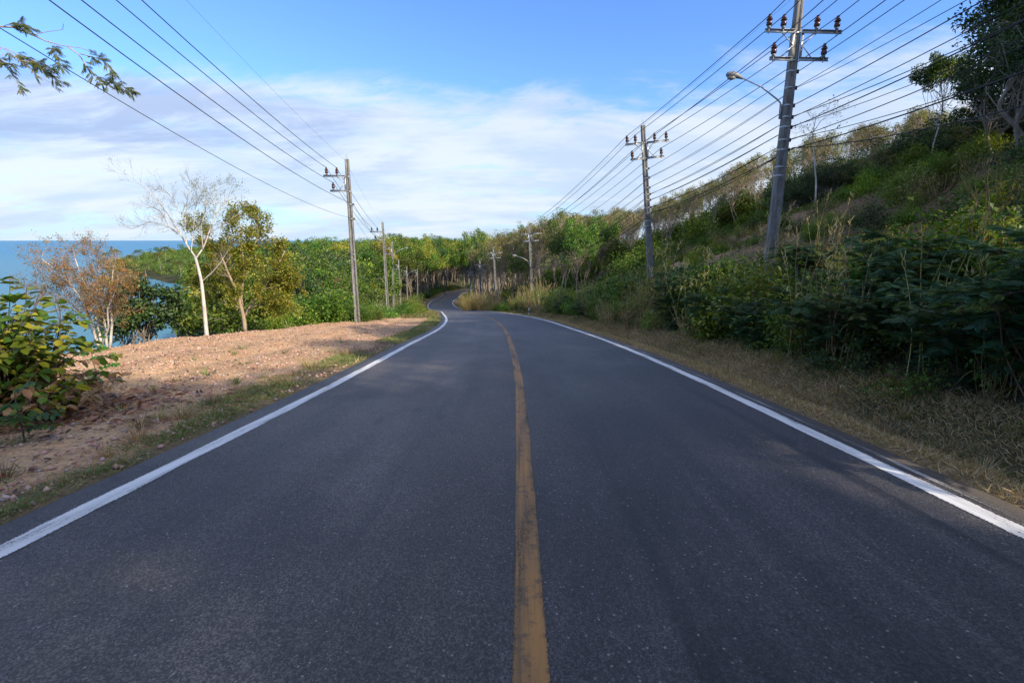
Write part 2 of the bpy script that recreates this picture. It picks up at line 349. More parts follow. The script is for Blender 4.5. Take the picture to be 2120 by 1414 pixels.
def asphalt():
    m, n, p, o = newmat('asphalt'); uvn = n.new('ShaderNodeUVMap', uv_map='UVMap'); uv = uvn.outputs[0]
    tc = n.new('ShaderNodeTexCoord'); ob = tc.outputs['Object']
    s = n.new('ShaderNodeSeparateXYZ'); n.put(s.inputs[0], uv); d, l = s.outputs[0], s.outputs[1]
    big = n.noise(n.mapv(uv, (.5, .10, 1)), 1.0, 5, .6, .3)
    base = n.mix(n.step(big, .3, .7), (.064, .062, .064), (.100, .096, .096))
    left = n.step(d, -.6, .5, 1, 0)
    base = n.mix(left, n.mix(1.0, base, (.72, .75, .82), 'MULTIPLY'), n.mix(1.0, base, (1.12, 1.08, 1.05), 'MULTIPLY'))  # lane wear, with sunny left and shaded right contrast put into the colour
    # worn wheel tracks and rubber streaks that follow the lanes
    wv = n.noise(n.mapv(uv, (.3, .05, 1)), 1.0, 3, .5)
    dw = n.m('ADD', d, n.m('MULTIPLY', n.m('SUBTRACT', wv, .5), .6))
    def band(c, h): return n.step(n.m('ABSOLUTE', n.m('SUBTRACT', dw, c)), h * .5, h, 1, 0)
    st = n.noise(n.mapv(uv, (5.5, .14, 1)), 1.0, 6, .65, .2); stm = n.step(st, .30, .58)
    dark = n.m('MULTIPLY', n.m('MAXIMUM', n.m('MULTIPLY', band(1.35, .75), .85), n.m('MULTIPLY', band(2.35, .45), .75)), stm)
    dark = n.m('MAXIMUM', dark, n.m('MULTIPLY', n.m('MULTIPLY', n.m('MAXIMUM', band(-.95, .4), band(-2.5, .4)), stm), .45))
    dark = n.m('MAXIMUM', dark, n.m('MULTIPLY', n.m('MAXIMUM', n.m('MAXIMUM', band(.82, .09), band(2.95, .11)), band(1.75, .10)), n.step(n.noise(n.mapv(uv, (1.5, .05, 1)), 1, 3, .5), .42, .56)))
    base = n.mix(n.m('MULTIPLY', dark, .85), base, (.023, .025, .031))
    light = n.m('MULTIPLY', band(-1.7, .8), n.step(n.noise(n.mapv(uv, (2, .3, 1)), 1, 5, .6), .35, .65))  # pale worn strip, lifted to carry grazing sun patches in the colour
    base = n.mix(n.m('MULTIPLY', light, .50), base, (.135, .128, .125))
    # patches of newer and older surface
    pt = n.noise(n.mapv(uv, (.35, .22, 1)), 1.0, 8, .68, .5); base = n.mix(n.step(pt, .35, .68), n.mix(1., base, (.66, .67, .70), 'MULTIPLY'), n.mix(1., base, (1.36, 1.32, 1.27), 'MULTIPLY'))
    # aggregate
    v = n.vor(ob, 115); cs = n.new('ShaderNodeSeparateColor'); n.put(cs.inputs[0], v.outputs['Color'])
    spk = n.m('MULTIPLY', n.step(cs.outputs[0], .82, .98), n.step(v.outputs['Distance'], .42, .2, 0, 1))
    wear = n.step(n.noise(n.mapv(uv, (.8, .3, 1)), 1.3, 4, .6), .3, .7, .25, 1)
    spk = n.m('MULTIPLY', spk, n.m('MULTIPLY', wear, n.m('SUBTRACT', 1.0, n.m('MULTIPLY', dark, .75))))
    gv = n.m('POWER', cs.outputs[1], 2.0); base = n.mix(1., base, n.mix(gv, (.54, .52, .50), (2.15, 2.05, 1.95)), 'MULTIPLY')
    v3 = n.vor(ob, 48); c3 = n.new('ShaderNodeSeparateColor'); n.put(c3.inputs[0], v3.outputs['Color']); base = n.mix(n.m('MULTIPLY', n.step(c3.outputs[0], .90, .96), n.step(v3.outputs['Distance'], .40, .22, 0, 1)), base, n.mix(c3.outputs[1], (.16, .13, .11), (.36, .35, .35)))
    base = n.mix(n.m('MULTIPLY', spk, .8), base, n.mix(cs.outputs[2], (.22, .20, .19), (.42, .42, .44)))
    gr = n.noise(ob, 160, 3, .7); base = n.mix(n.step(gr, .38, .62), n.mix(1., base, (.68, .68, .70), 'MULTIPLY'), base)
    # oily blotches, tar dashes and cracks
    bl = n.vor(n.mapv(uv, (1.5, .7, 1)), 1.1); blm = n.m('MULTIPLY', n.step(n.m('ADD', bl.outputs['Distance'], n.m('MULTIPLY', n.noise(ob, 14, 4), .25)), .14, .30, 1, 0), n.step(n.noise(ob, 30, 4), .40, .58))
    base = n.mix(n.m('MULTIPLY', blm, .7), base, (.022, .023, .028))
    wp = n.new('ShaderNodeVectorMath', operation='ADD'); n.put(wp.inputs[0], n.mapv(uv, (.5, .12, 1)))
    nn = n.new('ShaderNodeTexNoise'); n.put(nn.inputs[0], uv); nn.inputs['Scale'].default_value = 1.2; sc = n.new('ShaderNodeVectorMath', operation='SCALE')
    n.put(sc.inputs[0], nn.outputs['Color']); sc.inputs['Scale'].default_value = .35; n.put(wp.inputs[1], sc.outputs[0])
    cr = n.vor(wp.outputs[0], 1.0, 'DISTANCE_TO_EDGE'); crm = n.m('MULTIPLY', n.step(cr.outputs['Distance'], .0012, .004, 1, 0), n.step(n.noise(uv, .5, 2), .62, .68))
    sx = n.m('SUBTRACT', n.m('ADD', l, n.m('MULTIPLY', n.noise(uv, 3, 4), .12)), 65.4); crm = n.m('MAXIMUM', crm, n.m('MULTIPLY', n.step(n.m('ABSOLUTE', sx), .008, .022, 1, 0), n.step(d, .4, .7)))
    base = n.mix(n.m('MULTIPLY', crm, .7), base, (.015, .015, .017))
    edge = n.step(n.m('ADD', n.m('ABSOLUTE', d), n.m('MULTIPLY', n.noise(ob, 9, 4), .25)), 3.72, 3.98)
    base = n.mix(n.m('MULTIPLY', edge, .7), base, (.115, .098, .082))
    n.put(p.inputs['Base Color'], base); n.put(p.inputs['Roughness'], n.m('SUBTRACT', .60, n.m('MULTIPLY', dark, .08)))
    p.inputs['Specular IOR Level'].default_value = .5
    hh = n.m('ADD', n.m('MULTIPLY', v.outputs['Distance'], -.6), gr); bump(n, p, hh, .9, .008); return m
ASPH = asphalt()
def paint(name, col, dirty, wornlo, wornhi, edge=.10, hw=.1, ragged='right'):
    m, n, p, o = newmat(name); uvn = n.new('ShaderNodeUVMap', uv_map='UVMap'); uv = uvn.outputs[0]; tc = n.new('ShaderNodeTexCoord'); ob = tc.outputs['Object']
    s = n.new('ShaderNodeSeparateXYZ'); n.put(s.inputs[0], uv)
    a = n.noise(n.mapv(uv, (9, .8, 1)), 1, 7, .65); b = n.noise(ob, 85, 5, .72); v = n.vor(n.mapv(uv, (13, 9, 1)), 1.0)
    c = n.mix(n.step(a, .35, .7), col, dirty)
    spot = n.m('MULTIPLY', n.step(n.m('ADD', v.outputs['Distance'], n.m('MULTIPLY', b, .5)), .38, .6, 1, 0), n.step(n.noise(ob, 3.5, 3), .42, .6))
    c = n.mix(n.m('MULTIPLY', n.step(n.noise(ob, 11, 6, .7), .50, .62) if ragged == 'none' else spot, .6 if ragged == 'none' else .15), c, (.04, .035, .03))
    if ragged == 'none':
        c = n.mix(n.m('MULTIPLY', n.step(n.noise(n.mapv(uv, (26, .5, 1)), 1, 5, .6), .5, .66), .7), c, (.07, .055, .03))
        c = n.mix(n.m('MULTIPLY', n.step(n.noise(n.mapv(uv, (1, .25, 1)), 1, 3, .6), .45, .62), .55), c, (.085, .06, .03))
    worn = n.m('ADD', n.m('MULTIPLY', b, .5), n.m('MULTIPLY', a, .5))
    u = n.m('ABSOLUTE', s.outputs[0]); ew = n.step(u, hw * .72, hw, 0, .14)
    mask = n.step(n.m('ADD', worn, ew), wornlo, wornhi, 1, 0)
    n.put(p.inputs['Base Color'], c); p.inputs['Roughness'].default_value = .65
    t = n.new('ShaderNodeBsdfTransparent'); mx = n.new('ShaderNodeMixShader'); n.put(mx.inputs[0], mask); n.put(mx.inputs[1], t.outputs[0]); n.put(mx.inputs[2], p.outputs[0])
    n.put(o.inputs[0], mx.outputs[0]); bump(n, p, b, .3, .005); return m
PAINTW = paint('white_line_paint', (.72, .72, .71), (.50, .50, .49), .57, .63)
PAINTO = paint('old_line_paint', (.33, .32, .31), (.22, .21, .2), .44, .52)
PAINTY = paint('yellow_line_paint', (.37, .175, .04), (.20, .105, .035), .54, .66, hw=.09, ragged='none')

def groundmat():
    m, n, p, o = newmat('ground_soil'); at = n.new('ShaderNodeAttribute', attribute_name='zone'); z = n.new('ShaderNodeSeparateColor'); n.put(z.inputs[0], at.outputs['Color'])
    tc = n.new('ShaderNodeTexCoord'); ob = tc.outputs['Object']
    a = n.noise(ob, .9, 6, .6); b = n.noise(ob, 7, 6, .65); v = n.vor(ob, 28); v2 = n.vor(ob, 75); cs = n.new('ShaderNodeSeparateColor'); n.put(cs.inputs[0], v.outputs['Color'])
    dirt = n.mix(n.step(a, .3, .7), (.55, .32, .155), (.71, .47, .26)); dirt = n.mix(n.m('MULTIPLY', n.step(b, .40, .62), .6), dirt, (.33, .20, .12))
    peb = n.mix(n.step(cs.outputs[0], .2, .9), (.36, .22, .15), (.70, .53, .39)); dirt = n.mix(n.m('MULTIPLY', n.step(v.outputs['Distance'], .25, .5, 1, 0), n.step(cs.outputs[1], .35, .5)), dirt, peb)
    soil = n.mix(n.step(b, .3, .7), (.24, .135, .075), (.44, .27, .16)); soil = n.mix(n.step(a, .45, .62), soil, (.16, .13, .07))
    straw = n.mix(n.step(b, .3, .7), (.12, .085, .045), (.27, .20, .11)); straw = n.mix(n.m('MULTIPLY', n.step(n.noise(ob, 45, 4, .7), .5, .65), .6), straw, (.36, .28, .16))
    floor = n.mix(n.step(a, .35, .65), (.035, .045, .018), (.09, .08, .04))
    c = n.mix(z.outputs[2], floor, soil); c = n.mix(z.outputs[1], c, straw); c = n.mix(z.outputs[0], c, dirt)
    n.put(p.inputs['Base Color'], c); p.inputs['Roughness'].default_value = .95; p.inputs['Specular IOR Level'].default_value = .15
    h = n.m('ADD', n.m('MULTIPLY', b, 1.6), n.m('ADD', n.m('MULTIPLY', v.outputs['Distance'], -.5), n.m('MULTIPLY', v2.outputs['Distance'], -.25))); bump(n, p, h, .8, .05); return m
GROUND = groundmat()
def seamat():
    m, n, p, o = newmat('sea_water'); tc = n.new('ShaderNodeTexCoord'); ob = tc.outputs['Object']
    a = n.noise(n.mapv(ob, (.004, .012, 1)), 1, 4, .6); w1 = n.noise(n.mapv(ob, (.35, .6, 1)), 1, 6, .65); w2 = n.noise(n.mapv(ob, (.04, .09, 1)), 1, 5, .6)
    s = n.new('ShaderNodeSeparateXYZ'); n.put(s.inputs[0], ob)
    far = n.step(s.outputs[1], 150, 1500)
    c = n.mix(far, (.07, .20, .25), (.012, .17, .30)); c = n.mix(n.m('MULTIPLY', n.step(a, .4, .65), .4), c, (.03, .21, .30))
    n.put(p.inputs['Base Color'], c); p.inputs['Roughness'].default_value = .32; p.inputs['IOR'].default_value = 1.33; p.inputs['Specular IOR Level'].default_value = .35
    bump(n, p, n.m('ADD', w1, n.m('MULTIPLY', w2, 4)), .8, .5); return m
SEAM = seamat()

# ------------------------------------------------------------------ setting: ground, sea, road, markings
def axis(parts):
    out = [parts[0][0]]
    for (a, b, st) in parts: k = max(1, int(round((b - a) / st))); out += list(np.linspace(a, b, k + 1)[1:])
    return np.array(out)
gx = axis([(-1100, -500, 40), (-500, -160, 12), (-160, -60, 5), (-60, -30, 1.5), (-30, -14, .6), (-14, 12, .22), (12, 30, .5), (30, 60, 1.5), (60, 120, 6), (120, 400, 28)])
gy = axis([(-60, -6, 3), (-6, 1, .7), (1, 22, .22), (22, 45, .4), (45, 80, .7), (80, 140, 1.2), (140, 250, 3), (250, 600, 12), (600, 1500, 50)])
GX, GY = np.meshgrid(gx, gy); gzv, gd, gzr, gsd = terrain(GX.ravel(), GY.ravel(), True)
mb = MB(); nx, ny = len(gx), len(gy)
ii = (np.arange(ny - 1)[:, None] * nx + np.arange(nx - 1)[None]).ravel()
mb.add(np.stack([GX.ravel(), GY.ravel(), gzv], 1), np.stack([ii, ii + 1, ii + nx + 1, ii + nx], 1))
go = mb.obj('ground', GROUND); tag(go, kind='structure')
Yv = GY.ravel(); nz = wob(GX.ravel(), Yv, .9) * .4; nz2 = wob(GX.ravel(), Yv, 4.)
def ss(x, a, b): t = np.clip((x - a) / (b - a), 0, 1); return t * t * (3 - 2 * t)
wlz = np.interp(Yv, [0, 12, 32, 45, 60, 90], [13.0, 13.2, 12.5, 8, 4.5, 4.5])
dirtm = np.where(gd < 0, ss(-gd + nz, 4.2, 4.7) * ss(wlz + nz + gd, 0, .8) * ss(50 + 6 * nz - Yv, 0, 8), 0)
dirtm = np.maximum(dirtm, ss(3.2 + nz2 * .8 - np.abs(gd - 13.6), 0, 1.6) * ss(Yv, 30, 36) * ss(70 - Yv, 0, 8) * (gd > 0))
verge = np.where(gd > 0, ss(5.7 + nz - gd, 0, .5), ss(4.75 + nz + gd, 0, .4) * .8)
verge = np.maximum(verge, np.where((Yv > 42) & (gd < 0), ss(8 + nz + gd, 0, 1.5), 0)) * (np.abs(gd) < 9)
soilm = np.where(gd > 0, ss(gd, 8.5, 10) * ss(60 - gd, 0, 10) * ss(70 - Yv, 0, 15) * (.25 + .75 * ss(nz2, -.8, .3)), 0)
ca = go.data.color_attributes.new('zone', 'FLOAT_COLOR', 'POINT')
ca.data.foreach_set('color', np.stack([dirtm, verge, soilm, np.ones_like(soilm)], 1).ravel().astype(np.float32))
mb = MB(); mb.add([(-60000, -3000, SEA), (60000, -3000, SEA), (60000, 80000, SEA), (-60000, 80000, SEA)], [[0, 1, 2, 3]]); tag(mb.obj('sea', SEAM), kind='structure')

def strip(name, mat, offs, zo, lo=None, crossn=None, s0=0, s1=1e9):
    """ribbon that follows the centre line; offs = lateral offsets"""
    k = (CS >= s0) & (CS <= s1); P = CL[k]; Nn = CNR[k]; s = CS[k]
    # densify
    t = np.arange(s[0], s[-1], .5); P = np.stack([np.interp(t, s, P[:, i]) for i in range(3)], 1); Nn = np.stack([np.interp(t, s, Nn[:, i]) for i in range(2)], 1); Nn /= np.linalg.norm(Nn, axis=1)[:, None]
    m = len(offs); offs = np.array(offs, float); zo = np.broadcast_to(zo, (m,))
    V = np.zeros((len(t), m, 3)); V[..., :2] = P[:, None, :2] + Nn[:, None] * offs[None, :, None]; V[..., 2] = P[:, None, 2] + zo
    mb = MB(); i = (np.arange(len(t) - 1)[:, None] * m + np.arange(m - 1)[None]).ravel()
    q = np.stack([i, i + 1, i + m + 1, i + m], 1); mb.add(V.reshape(-1, 3), q); o = mb.obj(name, mat)
    uvl = o.data.uv_layers.new(name='UVMap'); c0 = offs.mean() if lo is None else 0
    U = np.stack([np.broadcast_to(offs - c0, (len(t), m)), np.broadcast_to(t[:, None], (len(t), m))], -1).reshape(-1, 2)
    uvl.data.foreach_set('uv', U[q.ravel()].ravel().astype(np.float32)); return o
crown_o = [-(WL + .44), -(WL + .40), -WL, -1.7, 0, 1.7, WR, WR + .42, WR + .46]
zc_ = [-.16, -.012, 0, .02, .03, .02, 0, -.012, -.16]
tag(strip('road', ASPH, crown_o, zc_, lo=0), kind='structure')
tag(strip('edge_line', PAINTW, [-WL - .10, -WL, -WL + .10], [.002, .005, .006]), kind='structure')
tag(strip('edge_line', PAINTW, [WR - .10, WR, WR + .10], [.006, .005, .002]), kind='structure')
tag(strip('old_edge_line', PAINTO, [WR + .17, WR + .235], [.0, -.001], s1=120), kind='structure')
tag(strip('centre_line', PAINTY, [-.08 + .02, .02, .08 + .02], [.034, .034, .034]), kind='structure')

# ------------------------------------------------------------------ poles and cables
def pole_geo(name, u_t, v_t, u_b, Y, left, arms=True, lamp=0, height=10.0, label='', aoff=1.05, baseX=None):
    if baseX is None: bx, by, bz = gpt(u_b, Y)
    else: bx, by = baseX, Y; bz = gz(bx, by)
    if u_t is None: tp = np.array([bx, by, bz + height])
    else:
        zt = Y * CP - 4 * SP
        for _ in range(6):
            p = uv3(u_t, v_t, zt); zt *= Y / p[1]
        tp = p
    base = np.array([bx, by, bz - .3]); ax = tp - base; Hh = np.linalg.norm(ax); ax /= Hh
    k = int(np.argmin((CL[:, 0] - bx)**2 + (CL[:, 1] - by)**2)); r = np.array([CNR[k, 0], CNR[k, 1], 0]); r = r - ax * (r @ ax); r /= np.linalg.norm(r); fw = np.cross(ax, r)
    M = np.stack([r, -fw, ax])     # rows: local x (road right), local y, local z
    root = empty(name, tuple(base)); from mathutils import Matrix
    root.matrix_world = Matrix.Translation(Vector(base)) @ Matrix(M.T.tolist()).to_4x4()
    tag(root, label, 'utility pole', 'concrete utility poles ' + ('left of the road' if left else 'right of the road'))
    # post: tapered concrete H section
    mb = MB(); zs = np.linspace(0, Hh, 12); prof = lambda w, d: [(-w, -d), (-w * .45, -d), (-w * .35, -d * .72), (w * .35, -d * .72), (w * .45, -d), (w, -d), (w, d), (w * .45, d), (w * .35, d * .72), (-w * .35, d * .72), (-w * .45, d), (-w, d)]
    V = []
    for z in zs:
        f = z / Hh; w_ = .19 * (1 - f) + .115 * f; d_ = .15 * (1 - f) + .105 * f
        V += [(x, y, z) for x, y in prof(w_, d_)]
    n_ = 12; q = [[i * n_ + j, i * n_ + (j + 1) % n_, (i + 1) * n_ + (j + 1) % n_, (i + 1) * n_ + j] for i in range(11) for j in range(n_)]
    b0 = 11 * n_; q += [[b0, b0 + 1, b0 + 10, b0 + 11], [b0 + 1, b0 + 2, b0 + 9, b0 + 10], [b0 + 2, b0 + 3, b0 + 8, b0 + 9], [b0 + 3, b0 + 4, b0 + 7, b0 + 8], [b0 + 4, b0 + 5, b0 + 6, b0 + 7]]
    mb.add(V, q); mb.obj('post', CONC, root, smooth=False)
    att = {}
    za, zb = Hh - aoff, Hh - aoff - .9
    sides = [-1] if left else [-1, 1]
    if arms:
        for sd_ in sides:
            L1, L2 = (1.35, 1.0) if left else ((1.12, .85) if sd_ < 0 else (1.45, 1.08))
            for zz_, L in ((za, L1), (zb, L2)):      # C-channel arms
                mb = MB(); c = sd_ * (.12 + L / 2); mb.box((c, .17, zz_), (L, .012, .11)); mb.box((c, .20, zz_ + .055), (L, .06, .01)); mb.box((c, .20, zz_ - .055), (L, .06, .01)); mb.obj('crossarm', STEEL, root, False)
            mb = MB(); mb.box((sd_ * .165, .16, (za + zb) / 2), (.10, .02, .9)); mb.obj('bracket_plate', STEEL, root, False)
            for z1, x1, z2 in ((za - .05, .62, (za + zb) / 2), (zb + .05, .55, (za + zb) / 2)):
                mb = MB(); mb.tube([(sd_ * x1, .20, z1), (sd_ * .17, .20, z2)], .02, 4); mb.obj('brace', STEEL, root, False)
        xs = [(-1.25, za), (-.62, za), (-.9, zb)] if left else [(-1.12, za), (-.6, za), (.62, za), (1.36, za), (-.85, zb), (1.0, zb)]
        for i, (x, z) in enumerate(xs):
            mb = MB(); c = (x, .20, z + .06)
            mb.lathe(c, [(0, .1), (.085, .1), (.10, .13), (.095, .20), (.08, .24), (.05, .25), (.09, .27), (.115, .29), (.10, .31), (.05, .325), (.075, .34), (.08, .36), (.045, .38), (.04, .42), (.06, .435), (.04, .46), (0, .465)], 12)
            io = mb.obj('insulator', PORC, root)
            mb = MB(); mb.lathe(c, [(0, -.18), (.012, -.18), (.012, -.12), (.03, -.11), (.03, -.01), (.012, -.0), (.06, 0), (.06, .1), (0, .1)], 10); mb.obj('pin', LAMPW, io, False)
            att['hv%d' % i] = root.matrix_world @ Vector((x, .20, z + .06 + .44))
    mb = MB(); mb.tube([(0.03, 0, Hh), (.03, 0, Hh + .22), (.0, 0, Hh + .32), (-.05, 0, Hh + .28), (-.05, 0, Hh + .05)], .007, 4); mb.obj('earth_wire_loop', WIREG, root)
    att['top'] = root.matrix_world @ Vector((-.12, 0, Hh - .05))
    side = 1
    hs = [Hh - 2.75, Hh - 3.65] if left else [Hh - 2.55, Hh - 3.1, Hh - 3.7, Hh - 4.1, Hh - 4.45, Hh - 4.9, Hh - 5.25]
    if left or u_t is not None:
        for z in hs:
            mb = MB(); mb.lathe((.24, 0, z), [(0, -.05), (.045, -.05), (.045, -.02), (.03, 0), (.045, .02), (.045, .05), (0, .05)], 8); so_ = mb.obj('spool', PORC, root, False)
            mb = MB(); mb.box((.20, 0, z), (.16, .02, .14)); mb.obj('spool_bracket', STEEL, so_, False)
        if Y < 60:
            for z in hs + [za, zb, Hh * .42, Hh * .45]:
                f = z / Hh; w_ = .19 * (1 - f) + .115 * f + .004; d_ = .15 * (1 - f) + .105 * f + .004; mb = MB()
                mb.add([(sx_ * w_, sy_ * d_, z + q_) for q_ in (-.02, .02) for sx_, sy_ in ((-1, -1), (1, -1), (1, 1), (-1, 1))], [[j, (j + 1) % 4, 4 + (j + 1) % 4, 4 + j] for j in range(4)]); mb.obj('strap', STEEL, root, False)
        if not left:
            mb = MB(); mb.tube([(-.12, -.13, .3), (-.10, -.125, 3), (-.085, -.12, Hh * .55)], .022, 6); mb.obj('conduit', LAMPW, root)
    for i, z in enumerate(hs): att['c%d' % i] = root.matrix_world @ Vector((.25, 0.03 * i, z))
    if lamp:
        zl = {1: Hh - 3.6, 2: Hh - 1.9, 3: Hh - 4.6}[lamp]; sx = 1 if left else -1; mb = MB()
        mb.tube([(sx * .2, -.1, zl - .5), (sx * .22, -.1, zl), (sx * .35, -.1, zl + .12), (sx * 1.0, -.12, zl + .55), (sx * 1.75, -.15, zl + .85)], [.03, .03, .028, .026, .025], 8); mb.box((sx * .19, -.1, zl - .3), (.06, .06, .5))
        lo = mb.obj('lamp_arm', STEEL, root)
        mb = MB(); mb.tube([(sx * 1.70, -.15, zl + .82), (sx * 1.8, -.15, zl + .87), (sx * 1.95, -.15, zl + .93), (sx * 2.15, -.15, zl + .96), (sx * 2.3, -.15, zl + .95), (sx * 2.36, -.15, zl + .93)], [.03, .06, .10, .12, .09, .02], 10); lh = mb.obj('lamp_head', LAMPW, root)
        mb = MB(); mb.tube([(sx * 1.98, -.15, zl + .87), (sx * 2.1, -.15, zl + .86), (sx * 2.25, -.15, zl + .87), (sx * 2.3, -.15, zl + .89)], [.05, .09, .085, .03], 10); mb.obj('lamp_lens', LENS, lh)
    return att

Lp = []
Lp.append(pole_geo('utility_pole', None, 0, 0, -1.0, True, baseX=-7.1, label='concrete utility pole left of the camera, just out of view, holding the left cables'))
for (ut, vt, ub, Y, lp, lab) in [
    (718, 330, 740, 32, 0, 'tall concrete utility pole standing at the end of the gravel lay-by, nearest on the left'),
    (792, 461, 804, 57, 0, 'second concrete utility pole on the left, rising from low green bushes'),
    (812, 500, 816, 76, 2, 'third concrete utility pole on the left, carrying a street lamp over the road'),
    (825, 538, 831, 100, 0, 'fourth concrete utility pole on the left, above the pale reeds'),
    (842, 552, 844, 122, 2, 'fifth concrete utility pole on the left, short in view with a low lamp'),
    (864, 557, 865, 145, 0, 'sixth concrete utility pole on the left, grey against the dark trees'),
    (886, 557, 886, 165, 0, 'seventh concrete utility pole on the left, before the forest by the bend'),
    (921, 555, 921, 190, 0, 'farthest left utility pole, at the forest edge above the upper bend')]:
    Lp.append(pole_geo('utility_pole', ut, vt, ub, Y, True, lamp=lp, label=lab))
Rp = []
Rp.append(pole_geo('utility_pole', None, 0, 0, -11.0, False, baseX=9.6, label='concrete utility pole right of and behind the camera, out of view', height=10.4))
for (ut, vt, ub, Y, lp, lab) in [
    (1657, -14, 1588, 19.2, 1, 'nearest and largest concrete utility pole on the right bank, with a street lamp'),
    (1331, 260, 1350, 31.5, 0, 'second concrete utility pole on the right, leaning left beside the bare earth slope'),
    (1095, 467, 1103, 63, 3, 'third concrete utility pole on the right, before the rubber trees with a small lamp'),
    (1021, 511, 1029, 85, 0, 'fourth concrete utility pole on the right, sunlit above the golden reeds'),
    (993, 539, 996, 107, 0, 'fifth concrete utility pole on the right, sunlit behind the golden reeds'),
    (974, 554, 974, 132, 0, 'sixth concrete utility pole on the right, dark beside the far road'),
    (983, 557, 984, 150, 0, 'farthest right utility pole, dark under the trees beyond the bend')]:
    Rp.append(pole_geo('utility_pole', ut, vt, ub, Y, False, lamp=lp, label=lab, aoff=1.3 if Y < 20 else 1.05))

def cable(poles, key, sag, rad, mat, label, cat='power line', group=None, jit=0., off=(0, 0, 0), name='power_line', seed=0):
    r = random.Random(seed); pts = []
    for a, b in zip(poles[:-1], poles[1:]):
        A = np.array(a[key if key in a else 'top']) + np.array(off); B = np.array(b[key if key in b else 'top']) + np.array(off); L = np.linalg.norm(B - A)
        sg = sag * (L / 30)**2 * (1 + r.uniform(-jit, jit)); m = 22
        for i in range(m + (b is poles[-1])):
            t = i / m; p = A + (B - A) * t; p[2] -= 4 * sg * t * (1 - t); pts.append(p)
    mb = MB(); mb.tube(pts, rad, 5); return tag(mb.obj(name, mat), label, cat, group)
gl = 'overhead cables on the left poles'; gr_ = 'overhead cables on the right poles'
for key, sg, rd, mt, lab in [('hv0', .45, .014, CABLE, 'black power cable on the outer upper insulators of the left poles'),
                             ('hv1', .45, .014, CABLE, 'black power cable on the inner upper insulators of the left poles'),
                             ('hv2', .5, .014, CABLE, 'black power cable on the lower insulators of the left poles'),
                             ('c0', .6, .012, CABLE, 'black cable on the upper spool of the left poles, below the insulators'),
                             ('c1', .7, .008, CABLE, 'lowest and thinner black cable of the left poles'),
                             ('top', .35, .0045, WIREG, 'thin grey earth wire joining the tops of the left poles')]:
    cable(Lp, key, sg, rd, mt, lab, group=gl)
for i, lab in enumerate(['outer left upper insulators', 'inner left upper insulators', 'inner right upper insulators', 'outer right upper insulators', 'left lower insulators', 'right lower insulators']):
    cable(Rp, 'hv%d' % i, .45, .015, CABLE, 'black power cable on the ' + lab + ' of the right poles', group=gr_, jit=.1, seed=i)
cable(Rp, 'top', .35, .005, WIREG, 'thin grey earth wire joining the tops of the right poles', group=gr_)
tel = [('c0', .5, .010, 'single black cable high on the right poles, just under the arms'), ('c1', .75, .008, 'thin telephone cable, first below the arms of the right poles'), ('c1', 1.0, .008, 'thin sagging telephone cable under the first one on the right poles'),
       ('c2', .7, .012, 'black communication cable at mid height on the right poles'), ('c3', .8, .010, 'black communication cable just below mid height on the right poles'), ('c3', 1.15, .010, 'slack communication cable drooping below mid height on the right poles'),
       ('c4', .7, .014, 'thick communication cable low on the right poles'), ('c4', 1.3, .008, 'thin slack communication cable low on the right poles'), ('c5', .9, .011, 'black communication cable, second lowest on the right poles'),
       ('c5', 1.5, .009, 'loose communication cable hanging beneath the second lowest one'), ('c6', 1.0, .016, 'thick lowest cable bundle of the right poles'), ('c6', 1.9, .012, 'lowest and slackest cable over the right bank')]
for i, (key, sg, rd, lab) in enumerate(tel):
    cable(Rp, key, sg, rd * 1.25, CABLE, lab, 'cable', gr_, .15, (.03 * (i % 2), .02, .04 * (i % 2)), 'communication_cable', i)

# ------------------------------------------------------------------ plant builders
def unit(v): v = np.asarray(v, float); return v / (np.linalg.norm(v) + 1e-9)
def rdir(r, k): v = r.normal(size=(k, 3)); return v / np.linalg.norm(v, axis=1)[:, None]
def blob(mb, r, c, rad, k, L, Wd, kind=4, flat=.75, v0=0., v1=1., out=.4, nd=.95):
    """a clump of single leaves round c"""
    d = rdir(r, k); rr = rad * r.uniform(.25, 1, k)**.6; P = c + d * rr[:, None] * np.array([1, 1, flat])
    D = d * out + rdir(r, k) * .8 + np.array([0, 0, -.15]); N = rdir(r, k) * .6 + np.array([0, 0, .5]) + d * nd
    l = L * r.uniform(.6, 1.25, k); mb.leaves(P, D, N, l, l * Wd, r.uniform(v0, v1, k)**1.2, kind)
def limb(r, a, b, bend=.15, k=7, up=0.1):
    a = np.array(a, float); b = np.array(b, float); t = np.linspace(0, 1, k)[:, None]; L = np.linalg.norm(b - a)
    o = r.normal(size=3) * bend * L; o2 = r.normal(size=3) * bend * L * .5
    return a + (b - a) * t + np.sin(t * np.pi) * o + np.sin(t * 2 * np.pi) * o2 + np.sin(t * np.pi) * np.array([0, 0, up * L])
